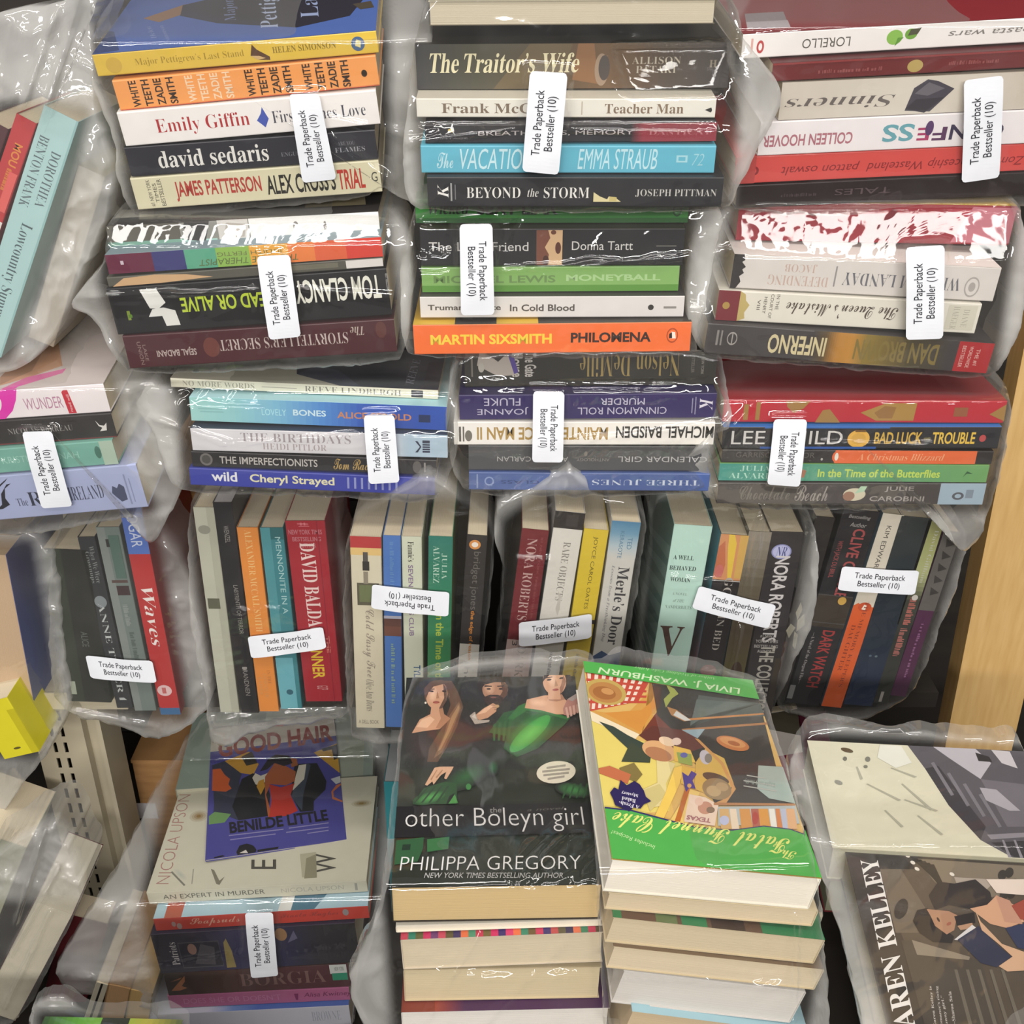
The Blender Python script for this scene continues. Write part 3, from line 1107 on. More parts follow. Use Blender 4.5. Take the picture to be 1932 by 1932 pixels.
G6 = 'paperbacks in the bag with the brown and ochre spine at its bottom'
fS2R = stack(0.812, [
    bk((1331, 610), (1329, 664), (1872, 645), (1862, 706), '403c3c', 'charcoal and ochre paperback with a red end and tall cream capitals, upside down',
       G(('403c3c', '5c4c34', 'b07c34', 'b8843c', '8c7438'), 1530, 1630), R('847038', 1630, 1640), G(('847038', '4c4430', '403c3c'), 1640, 1800), R('403c3c', 1790, 1), R('a42c30', 1808, 1),
       T('INFERNO', 'b', 'ccbf98', 1447, 1557, .16, .80, 180), T('DAN BROWN', 'b', '7c6c3c', 1612, 1772, .14, .84, 180), T('THE #1', 's', 'd8b0a8', 1843, 1851, .24, .78, 270), T('WORLDWIDE', 's', 'd8b0a8', 1830, 1837, .14, .86, 270), T('BESTSELLER', 's', 'd8b0a8', 1816, 1823, .14, .86, 270), E('9c9894', 1378, .55, .018, .22), E('403c3c', 1378, .55, .015, .17), R('9c9894', 1377, 1379, .38, .72), R('84807c', 1348, 1352, .3, .8), R('84807c', 1356, 1359, .3, .8)),
    bk((1359, 549), (1344, 606), (1847, 571), (1840, 637), 'd9d4c8', 'cream paperback with flowing script and a maroon end, upside down',
       R('742830', 0, 1392), P('b8a468', (1392, 0), (1392, 1), (1402, .9), (1404, .7), (1412, .55), (1404, .3), (1406, .1)), E('a88848', 1368, .5, .014, .12), T('The Queen’s Mistake', 'c', '544840', 1482, 1694, .26, .72, 180), T('IN THE', 's', '5c5650', 1461, 1467, .45, .95, 270), T('COURT OF', 's', '5c5650', 1450, 1456, .15, .95, 270), T('HENRY', 's', '5c5650', 1438, 1444, .3, .85, 270), T('VIII', 's', '5c5650', 1426, 1432, .42, .75, 270), R('c8c4b4', 1788, 1843, .1, .92), T('DIANE', 'f', 'a8a496', 1818, 1830, .2, .8, 270), T('HAEGER', 'f', 'a8a496', 1798, 1810, .12, .88, 270)),
    bk((1396, 477), (1364, 546), (1887, 508), (1872, 568), 'cfc9c4', 'light grey paperback with a black face profile at its end, upside down',
       P('2e2a2a', (0, 0), (0, 1), (1398, 1), (1401, .84), (1396, .78), (1404, .64), (1398, .56), (1402, .46), (1394, .36), (1398, .2), (1390, 0)),
       T('DEFENDING', 'f', 'bca49a', 1448, 1564, .16, .46, 180), T('JACOB', 'f', 'bca49a', 1478, 1538, .56, .82, 180), R('8c8888', 1574, 1577, .2, .8), T('WILLIAM LANDAY', 'f', '66666e', 1590, 1815, .26, .64, 180), E('a49e9a', 1838, .40, .028, .30), E('cfc9c4', 1838, .40, .023, .25), E('a49e9a', 1838, .40, .013, .14), top=[R('e6e0da', 0, 1)], topcol='e6e0da'),
    bk((1396, 389), (1384, 470), (1912, 396), (1903, 482), '8c2430', 'wine red paperback under glaring film with a yellow cover edge',
       P('6a1420', (1640, .1), (1680, .9), (1720, .5), (1690, .1)), P('a03442', (1860, .1), (1780, .9), (1900, .9), (1900, .1)), P('b8707c', (1800, .05), (1830, .95), (1, .95), (1, .05)), top=[R('c8a440', 0, 1)], topcol='c8a440', b=0.04),
], G6, lean=3, yaw=-2, bmax=0.05)

# ================================================================ third row
G7 = 'paperbacks in the bag with the royal blue spine at its bottom'
fS3L = stack(0.802, [
    bk((358, 881), (357, 916), (822, 903), (818, 934), '38409a', 'royal blue paperback with cream bold lettering at the bottom of its bag',
       T('wild', 'b', 'dcdce0', 400, 448, .30, .86), T('Cheryl Strayed', 'b', 'd8d4b0', 472, 631, .20, .80), *[R('8a90c0', 655 + 13 * i, 659 + 13 * i, .2, .85) for i in range(8)]),
    bk((362, 853), (361, 880), (824, 866), (822, 901), '29272a', 'black paperback with spaced white capitals above the royal blue one',
       T('THE IMPERFECTIONISTS', 'm', 'b8b4b0', 415, 599, .26, .74), T('Tom Rachman', 'c', 'ae9058', 629, 735, .16, .86), E('6c6866', 390, .5, .026, .40), E('4a4846', 390, .5, .018, .28), E('5c5856', 787, .5, .018, .40), R('8c8884', 800, 803, .2, .8)),
    bk((359, 807), (363, 853), (844, 821), (844, 866), 'cfcdd2', 'pale grey paperback with tall thin grey capitals',
       T('THE BIRTHDAYS', 'f', '989094', 455, 662, .48, .86), T('HEIDI PITLOR', 'f', 'a49a9a', 495, 616, .14, .42), R('a8bccc', 770, 1), G(('cfcdd2', 'a8bccc'), 720, 770), R('34384a', 797, 811, .2, .74), *[R('a8bccc', 797, 811, .28 + .1 * i, .31 + .1 * i) for i in range(4)], P('34384a', (783, .2), (792, .45), (783, .7), (788, .7), (795, .45), (788, .2)), topcol='2c3444'),
    bk((357, 748), (360, 797), (842, 768), (842, 814), '8cc0c4', 'paperback fading from pale aqua to bright blue along the spine',
       G(('98c8c4', '8cc0c4', '78b0cc', '5088c8', '3058b0', '284ca4', '2c50a8'), 0, 1, 0, 1, 40), T('LOVELY', 's', 'a8d8e0', 494, 540, .35, .62), T('BONES', 'b', 'c4dce4', 553, 615, .38, .64), T('ALICE SEBOLD', 'b', 'c08058', 636, 776, .34, .62), R('1c2c54', 790, 812, .3, .62), R('84b4b4', 375, 420, .5, .56), R('84b4b4', 378, 422, .38, .44), topcol='a8d4dc'),
    bk((322, 713), (322, 733), (826, 736), (826, 757), 'dcd8c4', 'cream spined paperback with a cream and navy cover',
       T('REEVE LINDBERGH', 'f', '7c7870', 575, 757, .22, .82), T('NO MORE WORDS', 'f', '9c988c', 345, 480, .24, .8), R('34343c', 776, 798, .15, .9), R('a8a498', 494, 560, .46, .54),
       top=[R('c8c4b2', 0, 1), X('1e2236', (560, 706), (640, 730), (690, 734), (850, 737), (860, 640), (560, 640)), X('3c4258', (560, 706), (640, 730), (680, 733), (640, 700), (600, 690)), TX('REEVE', 'f', '8c8c9c', (780, 726), (794, 680), (765, 723)), EX('2a2a28', 370, 700, 6, 3)], topcol='c8c4b2'),
], G7, lean=0, yaw=-1)

G8 = 'paperbacks in the bag with the purple spine'
fS3C = stack(0.802, [
    bk((885, 890), (885, 924), (1338, 893), (1338, 927), '485c92', 'slate blue paperback at the bottom of the bag with the purple spine, upside down',
       T('THREE JUNES', 'f', 'c0c8d8', 1117, 1320, .32, .66, 180), T('JULIA GLASS', 's', '34406c', 945, 1090, .36, .62, 180), E('8090b8', 923, .5, .02, .26), E('485c92', 923, .5, .014, .18), R('7c8cb0', 899, 902, .1, .9)),
    bk((882, 840), (886, 888), (1336, 842), (1335, 890), '4a4a4c', 'dark grey paperback with thin white capitals, upside down',
       T('CALENDAR GIRL', 's', 'b0aeae', 1166, 1334, .36, .58, 180), T('ANTHOLOGY', 's', '84807c', 1088, 1150, .38, .50, 180), T('AUDREY CARLAN', 's', 'a4a2a0', 938, 1072, .36, .56, 180), E('74706c', 1105, .68, .007, .10)),
    bk((856, 797), (857, 840), (1350, 795), (1345, 842), 'e8e4de', 'white paperback with gold and black condensed capitals, upside down',
       T('MAINTENANCE MAN II', 'b', 'a88848', 900, 1147, .22, .78, 180), T('MICHAEL BAISDEN', 'b', '2c2a28', 1162, 1346, .30, .82, 180), R('5a5650', 866, 870, .15, .8), R('5a5650', 873, 876, .15, .8), E('6c665e', 884, .4, .014, .24)),
    bk((866, 746), (868, 794), (1351, 740), (1351, 792), '2c1f58', 'deep purple paperback with thin white capitals, upside down',
       T('JOANNE', 's', 'b8b4c8', 900, 997, .20, .50, 180), T('FLUKE', 's', 'b8b4c8', 913, 982, .56, .86, 180), T('CINNAMON ROLL', 's', 'b8b4c8', 1090, 1258, .18, .46, 180), T('MURDER', 's', 'b8b4c8', 1133, 1216, .56, .82, 180), T('K', 'i', 'd8d4e0', 1320, 1344, .30, .80, 270), R('8c88a4', 1305, 1307, .2, .8), R('8c88a4', 1311, 1313, .15, .85), topcol='241a48'),
    bk((877, 664), (877, 732), (1352, 660), (1352, 726), '26241f', 'glossy black paperback with tall gold lettering, topmost of the purple spine bag',
       T('Nelson DeMille', 'f', '94804c', 1094, 1282, .26, .90, 180), T('The Gate', 'b', 'b0aca8', 990, 1012, .28, .98, 270), T('House', 'b', 'b0aca8', 966, 986, .28, .98, 270), P('a49c94', (905, 1), (960, 1), (968, .55), (975, .34), (940, .30), (900, .62)), P('2a2826', (915, 1), (960, 1), (940, .72)), P('4c3c84', (958, .95), (968, .95), (978, .42), (970, .36)), E('a8a49c', 908, .56, .012, .14), R('6c6860', 889, 892, .3, .9), T('#1 NEW YORK', 's', '88847c', 1322, 1328, .3, .95, 270), T('BESTSELLER', 's', '6c6860', 1304, 1310, .35, .9, 270)),
], G8, lean=0)

G9 = 'paperbacks in the bag with the wide red spine on top'
fS3R = stack(0.802, [
    bk((1354, 909), (1354, 951), (1859, 912), (1856, 951), '46403e', 'dark brown paperback with thin script and a pale blue end',
       T('Chocolate', 'c', '6c6660', 1395, 1490, .2, .85), T('Beach', 'c', '908a84', 1500, 1562, .14, .90), E('c8c0a8', 1612, .46, .042, .30), E('94705c', 1602, .38, .022, .22), P('a8c4a8', (1612, .5), (1622, .85), (1634, .85), (1630, .6)), T('JULIE', 'm', '9a9490', 1668, 1723, .58, .84), T('CAROBINI', 'm', '9a9490', 1642, 1745, .14, .38), R('98aab8', 1772, 1), E('54565c', 1808, .40, .022, .18), E('98aab8', 1808, .40, .012, .10), R('7c8894', 1822, 1836, .3, .7)),
    bk((1359, 873), (1354, 909), (1868, 879), (1859, 911), '5c9c80', 'teal to green paperback with yellow green lettering lying flat',
       G(('3c8c80', '4c9480', '5a9470', '649868', '6c9c60'), 0, 1, 0, 1, 30), T('JULIA', 'f', 'a8d0c0', 1396, 1452, .54, .88), T('ALVAREZ', 'f', 'a8d0c0', 1376, 1470, .12, .46), T('In the Time of the Butterflies', 'b', 'b8cc5c', 1543, 1774, .24, .72), P('a06c54', (1508, .2), (1514, .7), (1521, .6), (1518, .2)), P('34583c', (1818, .3), (1824, .5), (1836, .5), (1824, .65)), topcol='84b468'),
    bk((1364, 848), (1359, 873), (1876, 851), (1869, 877), '2e2a2a', 'thin black and orange paperback with pale script',
       R('d8683c', 1575, 1842), E('d8683c', .425, .5, .016, .42), E('e0d8cc', .425, .5, .007, .3), T('A Christmas Blizzard', 'i', 'e0a078', 1618, 1782, .24, .76), T('GARRISON KEILLOR', 's', '5c5854', 1388, 1537, .40, .80), E('b0aca8', 1551, .3, .004, .10)),
    bk((1364, 806), (1362, 848), (1890, 804), (1882, 850), '222226', 'black paperback with wide silver capitals and a yellow disc',
       T('LEE CHILD', 's', 'c8c6c4', 1380, 1590, .20, .82), E('d8a848', 1620, .46, .040, .40), E('c89c44', 1620, .46, .026, .26), R('6c4c24', 1612, 1632, .76, .86), T('BAD LUCK', 'b', 'c8a448', 1650, 1740, .22, .76), T('AND', 's', 'a89858', 1743, 1756, .40, .52), T('TROUBLE', 'b', 'd8b448', 1759, 1840, .22, .76), E('b04848', 1854, .48, .012, .16), R('3468b0', .15, .6, .93, 1.0), R('2c549c', .14, .56, 0, .10), topcol='3474c0'),
    bk((1365, 754), (1364, 798), (1902, 756), (1890, 801), 'b02430', 'wide scarlet paperback with gold fan ornaments, cover in shadow',
       P('98743c', (1482, .95), (1527, .95), (1515, .62), (1498, .42), (1484, .70)), P('98743c', (1540, 0), (1552, .55), (1565, .6), (1588, 0)), P('a07c3c', (1624, .45), (1670, .88), (1728, .88), (1726, .10), (1655, .10)), P('8c6430', (1650, .45), (1668, .75), (1690, .70), (1685, .2), (1660, .2)), R('98743c', 1403, 1412, .1, .8), R('98743c', 1426, 1434, .1, .9), R('8c5434', 1800, 1826, .3, .7), P('98743c', (1868, .4), (1896, .85), (1898, .1)), topcol='9c2028'),
], G9, lean=0, yaw=-1)

# ================================================================ left middle stack
G10 = 'paperbacks in the bag with the lavender spine at its bottom'
fSL3 = stack(0.802, [
    bk((-205, 912), (-205, 1002), (266, 877), (277, 953), 'a4acce', 'thick lavender grey paperback with dark small capitals at the left edge',
       T('The', 'f', '4c5068', 28, 49, .28, .46), T('Re', 'f', '343848', 52, 96, .26, .58), T('IRELAND', 'f', '44485c', 132, 198, .30, .62), P('4a5068', (214, .40), (218, .56), (226, .50), (232, .60), (240, .52), (240, .22), (228, .18), (220, .3)), R('8890b0', 244, 247, .1, .8), R('8890b0', 252, 254, .15, .7),
       X('24242e', (-6, 962), (4, 952), (2, 932), (12, 914), (20, 912), (9, 922), (10, 940), (19, 952), (6, 960)), X('24242e', (-6, 920), (2, 912), (14, 902), (10, 908), (0, 918))),
    bk((-200, 863), (-200, 911), (213, 830), (226, 877), '76aa9c', 'sea green paperback with pale capitals in the left edge bag',
       T('KRISTIN HANNAH', 's', '98c4b8', 4, 152, .38, .66), E('4c7468', 190, .55, .014, .26), E('4c7468', 200, .5, .010, .2), R('a8bcaa', 196, 1)),
    bk((-215, 808), (-215, 857), (216, 779), (218, 826), '2e2b2b', 'black paperback with grey capitals and a white dog emblem',
       T('NICOLAS BARREAU', 'f', '8c8884', 16, 140, .40, .64), P('d8d4d0', (186, .74), (192, .54), (200, .5), (206, .62), (203, .3), (190, .28), (196, .42), (190, .5)), R('6c3434', 0, 1, -.01, .04)),
    bk((-215, 750), (-215, 807), (200, 723), (207, 777), 'e8e0e2', 'white paperback with pink lettering and a magenta splash',
       X('d838a8', (-60, 830), (-60, 740), (31, 734), (30, 755), (24, 775), (12, 795)), EX('e8e0e2', -2, 764, 5, 12), T('WUNDER', 's', 'b888a0', 46, 120, .26, .66), P('c03040', (126, .04), (123, .80), (127, .86), (135, .86), (141, .04)), T('need will', 's', 'e8c8c8', 130, 135, .1, .7, 90),
       top=[R('bdb2ae', 0, 1), X('b88868', (0, 718), (60, 660), (110, 645), (118, 690), (60, 710), (0, 728)), X('966a4c', (0, 712), (40, 672), (92, 645), (60, 700), (0, 726)), X('c85c94', (0, 735), (50, 712), (125, 695), (118, 704), (40, 728), (0, 746)), X('d048a0', (-40, 760), (0, 738), (46, 722), (28, 734), (0, 750))], topcol='bdb2ae', d=0.15),
], G10, lean=5, yaw=3)
# the white paperback's neighbours in the bag above it, leaning
G11 = 'leaning paperbacks at the upper left edge'
fL1 = standing(0.825, [
    dict(q=((-35, 240), (22, 224), (-124, 650), (-180, 650)), col='4a2028', label='dark maroon paperback leaning at the left edge of the photo', b=0.004),
    dict(q=((28, 218), (72, 229), (-74, 655), (-116, 642)), col='b03438', label='red paperback with yellow lettering leaning beside the aqua one',
         items=(T('MOU', 'b', 'd0803c', 240, 290, .36, .76), bars('d0803c', 296, 345, .4, .66, 11), R('d8d0cc', 405, 440), R('2c2426', 440, 480), R('b8505c', 480, 1), E('2c2426', .5, .3, .03, .2), R('d05c58', 300, 385, .55, .95))),
    dict(q=((80, 208), (151, 220), (8, 668), (-64, 655)), col='a4c4c4', label='pale aqua paperback with dark serif lettering leaning at the upper left',
         items=(T('DOROTHEA', 'f', '56646a', 255, 375, .56, .84), T('BENTON FRANK', 'f', '56646a', 235, 388, .14, .42), T('Lowcountry Summer', 'f', '48585e', 418, 640, .30, .72), R('8cb0b0', 0, 1, .94, 1)), pages='cfc4ae'),
    dict(q=((150, 300), (196, 345), (104, 650), (50, 640)), col='b8ac9a', label='beige paperback with an olive edge behind the aqua spine', b=0.035, d=0.08, pages='b0a050'),
], G11, depth=0.11)

# ================================================================ upright row on the shelf; its shade is baked into the cover colours
G12 = 'upright paperbacks in the bag with the red wave cover'
fA = standing(0.830, [
    dict(q=((101, 1047), (143, 1026), (214, 1326), (124, 1322)), col='22241f', label='wide black paperback leftmost in the bag with the red wave spine',
         items=(R('2c3428', 0, 1, 0, .4), R('98a090', .86, .95, .12, .24), T('ALICE', 's', '5c605c', .52, .62, .55, .7)), topcol='2c3a2a', botcol='1c2420'),
    dict(q=((145, 1020), (179, 1006), (251, 1337), (220, 1334)), col='2c2e32', label='black paperback with spaced white capitals and a grey disc on its spine',
         items=(T('When We Were', 'f', '7c8080', 1030, 1100, .52, .80), T('Grownups', 'f', '7c8080', 1040, 1100, .20, .48), E('7c8488', .36, .5, .034, .36), T('ANNE TYLER', 'f', 'b8bcbc', 1138, 1308, .30, .66), P('a8acac', (.935, .3), (.95, .3), (.95, .75), (.935, .6)))),
    dict(q=((180, 996), (225, 993), (298, 1344), (252, 1337)), col='6c7874', label='grey green paperback with dim lettering standing beside the red one',
         items=(R('7c8480', 0, 1, 0, .35), R('2c2a2a', .06, .10, .3, .6), R('54403e', .27, .285, .2, .9), R('3c2a2c', .30, .35, .35, .9), bars('8c9490', .40, .52, .45, .70, 5), bars('54605c', .55, .82, .5, .72, 6), R('506860', .04, .26, .45, .9))),
    dict(q=((227, 953), (262, 948), (343, 1346), (302, 1350)), col='3c4c8c', label='red and blue paperback with a large white slanted word on its spine',
         items=(R('b02c2c', .255, .96), P('b02c2c', (.19, 0), (.255, 0), (.255, 1), (.23, .6)), P('b02c2c', (.96, 0), (.96, 1), (.99, 1), (.985, .5)), G(('4c64b0', '5070b8'), 0, .22), P('b02c2c', (.22, .3), (.26, 0), (.26, 1), (.22, 1)), T('OGAR', 's', 'c4cce0', 970, 1032, .22, .74), T('Waves', 'i', 'e8e0dc', 1108, 1220, .24, .78), E('d8b8b8', .875, .42, .028, .36), R('b86060', .86, .89, .3, .5), R('386490', .965, 1)), topcol='8c2426', botcol='703030'),
], G12)
G13 = 'upright paperbacks in the bag with the deep red spine'
fB = standing(0.832, [
    dict(q=((367, 962), (401, 952), (454, 1345), (414, 1342)), col='a8a898', label='mottled pale grey paperback at the left side of the red spine bag',
         items=(R('b4b4a4', 0, 1, 0, .6), R('5c5c4c', .42, .47, .1, .7), E('8c8c80', .1, .4, .02, .3))),
    dict(q=((400, 950), (438, 946), (489, 1344), (455, 1346)), col='222024', label='black paperback with tiny white lettering left of the orange spine',
         items=(T('WENZEL', 's', '8c8884', 992, 1024, .40, .66), T('LABYRINTH OF TERROR', 's', '84807c', 1104, 1196, .50, .74), T('BRANDNEN', 's', '84807c', 1258, 1312, .4, .66), E('8c8884', .77, .52, .008, .14)), pages='c8c4c4'),
    dict(q=((444, 992), (488, 998), (527, 1341), (489, 1343)), col='d8873c', label='orange paperback with cream serif capitals standing beside the teal one',
         items=(T('ALEXANDER MCCALL SMITH', 'f', 'e4b878', 1000, 1192, .34, .66), T('IN THE', 'f', 'b06c38', .76, .84, .62, .78), T('COMPANY OF', 'f', 'c89058', .78, .92, .40, .58), T('LADIES', 'f', 'c89058', .8, .9, .15, .32))),
    dict(q=((490, 1000), (534, 991), (572, 1333), (529, 1341)), col='3c7c84', label='teal paperback with spaced pale capitals between orange and red spines',
         items=(R('4c8c94', 0, .55, 0, .42), R('2c6468', 0, .06, .42, 1), T('MENNONITE IN A', 's', 'a0c4c4', 1013, 1158, .60, .84), E('84acb0', .60, .45, .035, .34), T('LITTLE', 's', '3c6c70', .58, .63, .3, .55), R('68a8b4', .70, 1, 0, .8), E('2c5c6c', .9, .5, .016, .16))),
    dict(q=((537, 989), (613, 976), (648, 1324), (575, 1322)), col='9c2430', label='thick deep red paperback with tall white lettering standing upright',
         items=(T('#1', 'b', 'c87078', .01, .03, .3, .6), T('NEW YORK TIMES', 'b', 'b87078', .045, .07, .06, .9, 90), T('BESTSELLING', 'b', 'b87078', .082, .105, .14, .86, 90), T('AUTHOR', 'b', 'b87078', .115, .138, .28, .72, 90), T('DAVID BALDACCI', 'F', 'e0c8c4', 1024, 1222, .30, .68), T('THE', 'b', 'c87068', 1200, 1232, .72, .82), T('WINNER', 'b', 'd8b438', 1200, 1280, .28, .60), T('GCP', 's', 'c89090', .905, .93, .35, .65), R('84202c', 0, 1, .78, .80))),
], G13)
G14 = 'upright paperbacks in the bag behind the dark movie cover'
fC = standing(0.795, [
    dict(q=((657, 1013), (722, 1011), (726, 1373), (672, 1373)), col='d0c8b0', label='cream paperback with a red top band and looping grey script',
         items=(R('b03838', 0, .055), R('d8b878', .055, .09), T('Cold Sassy Tree', 'c', '94887c', 1150, 1278, .30, .72), T('Olive Ann Burns', 'i', '847c70', 1282, 1342, .38, .66), R('5c5848', 1100, 1142, .18, .9), R('6c7450', 1104, 1136, .25, .8), R('54504c', .075, .13, .40, .56), R('34302e', .12, .165, .38, .60), R('8c8474', .17, .23, .4, .55), T('A DELL BOOK', 's', '847c70', .955, .975, .1, .8, 90))),
    dict(q=((722, 1010), (756, 1011), (761, 1372), (726, 1371)), col='4a72b4', label='mid blue paperback with a brown band beside the cream spine',
         items=(bars('5c84b8', .03, .26, .38, .62, 3), R('5c3c34', .41, .46), R('6c4438', .45, .5), R('a8a8b8', .395, .41), bars('7c9c9c', .54, .88, .38, .62, 4))),
    dict(q=((757, 1014), (796, 1011), (802, 1378), (763, 1376)), col='c8ccb8', label='pale green white paperback standing left of the dark green spine',
         items=(T('Fannie’s', 'F', '34302e', 1022, 1060, .3, .6), T('SEVEN SISTERS CLUB', 'b', '84708c', 1066, 1200, .3, .55), T('TYLER BELL', 'b', '385c80', 1255, 1320, .5, .85))),
    dict(q=((807, 1011), (856, 1013), (848, 1378), (805, 1378)), col='2e7c5c', label='dark green paperback with yellow lettering standing upright',
         items=(G(('2e7468', '2e7c58', '3c8450', '4c8c4c'), 0, 1), T('JULIA', 'f', 'b0ccbc', 1044, 1092, .54, .78), T('ALVAREZ', 'f', 'b0ccbc', 1030, 1100, .20, .46), T('In the Time of the Butterflies', 'b', 'a8bc48', 1156, 1372, .34, .68)), side=(G(('5c7434', 'a0a040', '847c34'), 0, 1),), botcol='84903c', topcol='84903c'),
    dict(q=((880, 1009), (921, 1010), (893, 1380), (856, 1380)), col='2e2b2b', label='black and white paperback with orange lettering standing upright',
         items=(R('c8c4bc', .53, 1), T('bridget jones', 's', '64605c', 1040, 1150, .30, .74), T('the edge of reason', 'b', 'c07c34', 1152, 1246, .40, .64), E('c88848', .045, .42, .022, .28), E('e0d8cc', .045, .42, .012, .16), T('helen', 's', '8c8884', 1258, 1330, .3, .6))),
], G14)
G15 = 'upright paperbacks in the bag with the bright yellow spine'
fD = standing(0.800, [
    dict(q=((989, 999), (1032, 999), (985, 1375), (932, 1375)), col='6c2229', label='maroon paperback with pale capitals standing left of the white one',
         items=(T('NORA ROBERTS', 'f', 'b89894', 1014, 1170, .26, .62), T('#1 NEW YORK TIMES BESTSELLER', 's', '8c4c4c', 1010, 1166, .74, .82), R('b8a09c', .53, 1), T('DARK', 'f', '7c6864', .56, .72, .45, .75), T('3', 'F', '4c4444', .535, .56, .2, .4)), side=(R('32241e', 0, 1), [E('6c5c34', .3, .3, .12, .14), E('5c4c2c', .62, .5, .2, .18), E('342c40', .45, .7, .1, .14)]), topcol='32241e', botcol='32241e'),
    dict(q=((1051, 966), (1102, 966), (1041, 1375), (984, 1375)), col='cfccc4', label='tall white paperback with a black block at its head',
         items=(R('2c2826', 0, .07), R('3c3836', .01, .06, .4, .8), T('RARE OBJECTS', 'f', '84807a', 1020, 1132, .40, .68), P('b8b4ac', (.34, .5), (.37, .55), (.42, .5), (.45, .6), (.42, .65), (.36, .62)), bars('6c6864', .62, .74, .55, .68, 7)), side=(R('8c8c90', 0, 1),), topcol='8c8c90', botcol='9c9c9c'),
    dict(q=((1102, 999), (1149, 999), (1092, 1375), (1044, 1375)), col='cdb436', label='bright yellow paperback with thin dark capitals standing upright',
         items=(T('JOYCE CAROL OATES', 's', '64581e', 1010, 1148, .42, .62), P('2c2420', (.42, 0), (.415, .35), (.425, .8), (.425, 1), (.445, 1), (.445, 0)), bars('8c7c2c', .60, .8, .44, .60, 8))),
    dict(q=((1154, 984), (1210, 984), (1151, 1375), (1096, 1375)), col='c4c2bc', label='pale paperback with a sky blue head and large dark lettering',
         items=(G(('4c7c9c', '6c94ac', 'a8b8c0', 'c4c2bc'), 0, .16), T('TED', 's', '507890', 1012, 1034, .64, .80), T('KERASOTE', 's', '507890', 1000, 1052, .36, .50), T('Merle’s Door', 'F', '3c3c40', 1068, 1216, .46, .86), T('Lessons from a Freethinking Dog', 'i', '7c7c80', 1066, 1212, .2, .34), P('34486c', (.63, 0), (.6, .3), (.62, .6), (.6, 1), (1, 1), (1, 0)))),
], G15)
G16 = 'upright paperbacks in the bag with the mint green spine'
fE = standing(0.815, [
    dict(q=((1268, 990), (1349, 992), (1274, 1380), (1209, 1380)), col='b4d4c8', label='mint green paperback with a large dark letter and tulle printed cover',
         items=(T('A WELL', 'F', '34403c', .135, .155, .12, .66, 90), T('BEHAVED', 'F', '34403c', .183, .203, .06, .76, 90), T('WOMAN', 'F', '34403c', .235, .255, .13, .66, 90), T('A NOVEL', 'f', '7c9088', .305, .317, .25, .65, 90), T('of THE', 'i', '7c9088', .335, .35, .3, .6, 90), T('VANDERBILTS', 'f', '6c8078', .365, .38, .12, .82, 90), T('V', 'F', '503830', .465, .61, .08, .74, 90), T('THERESE', 'F', '4c5450', .72, .735, .15, .8, 90)),
         side=(R('5c8078', 0, 1), [P('7c9c94', (.1 + .09 * i, .0), (.16 + .09 * i, .0), (.34 + .09 * i, 1), (.32 + .09 * i, 1)) for i in range(7)], [P('a8bcb4', (.6 + .05 * i, 0), (.61 + .05 * i, 0), (.72 + .05 * i, 1), (.70 + .05 * i, 1)) for i in range(6)])),
    dict(q=((1357, 1010), (1417, 1008), (1337, 1384), (1288, 1384)), col='221e20', label='black paperback with peach and yellow flower picture at its head',
         items=(R('c88c60', 0, .21), P('d8b848', (0, .30), (.06, .34), (.2, .52), (.2, .66), (.04, .62), (0, .5)), P('b86c4c', (.06, 0), (.03, .2), (.14, .36), (.2, .3), (.2, 0)), E('c06c64', .17, .18, .03, .16), P('c8a058', (0, .7), (.2, .75), (.2, 1), (0, 1)), R('c8c4c0', .213, .216), T('GOOD', 'f', 'a8a29c', 1088, 1160, .46, .76), T('IN BED', 'f', 'a8a29c', 1160, 1226, .46, .72), E('6c2c34', .66, .5, .03, .3)), side=(G(('4c9cac', '448c9c', 'a05c6c', 'b0687c'), 0, 1),), topcol='4c98a8', botcol='4c98a8'),
    dict(q=((1418, 1006), (1452, 1000), (1384, 1384), (1340, 1384)), col='4c463c', label='grey brown paperback half hidden by a rolled fold of film',
         items=(G(('8c8478', '5c5444', '4c4030', '54502c', '3c342c'), 0, 1), E('3c2c20', .7, .6, .08, .3))),
    dict(q=((1454, 999), (1518, 1008), (1450, 1384), (1388, 1384)), col='2e2a2c', label='charcoal paperback with a lilac monogram disc and condensed lettering',
         items=(E('8a8cb8', .09, .42, .034, .30), E('b0b2d4', .09, .42, .029, .26), T('NR', 'i', '44487c', .068, .112, .26, .58, 90), T('NORA ROBERTS', 'b', 'c8c4c4', 1048, 1212, .28, .72), T('#1 NEW', 'b', '9c9894', .485, .5, .22, .6, 90), T('YORK TIMES', 'b', '9c9894', .51, .525, .1, .8, 90), T('BESTSELLING', 'b', '9c9894', .535, .55, .08, .82, 90), T('AUTHOR', 'b', '9c9894', .56, .575, .2, .66, 90), T('THE COLLECTOR', 'b', 'a8a49c', 1218, 1350, .3, .76), R('3c342c', .6, 1, .8, 1)), side=(R('544c3c', 0, 1),)),
], G16)
G17 = 'upright paperbacks in the bag beside the oak post'
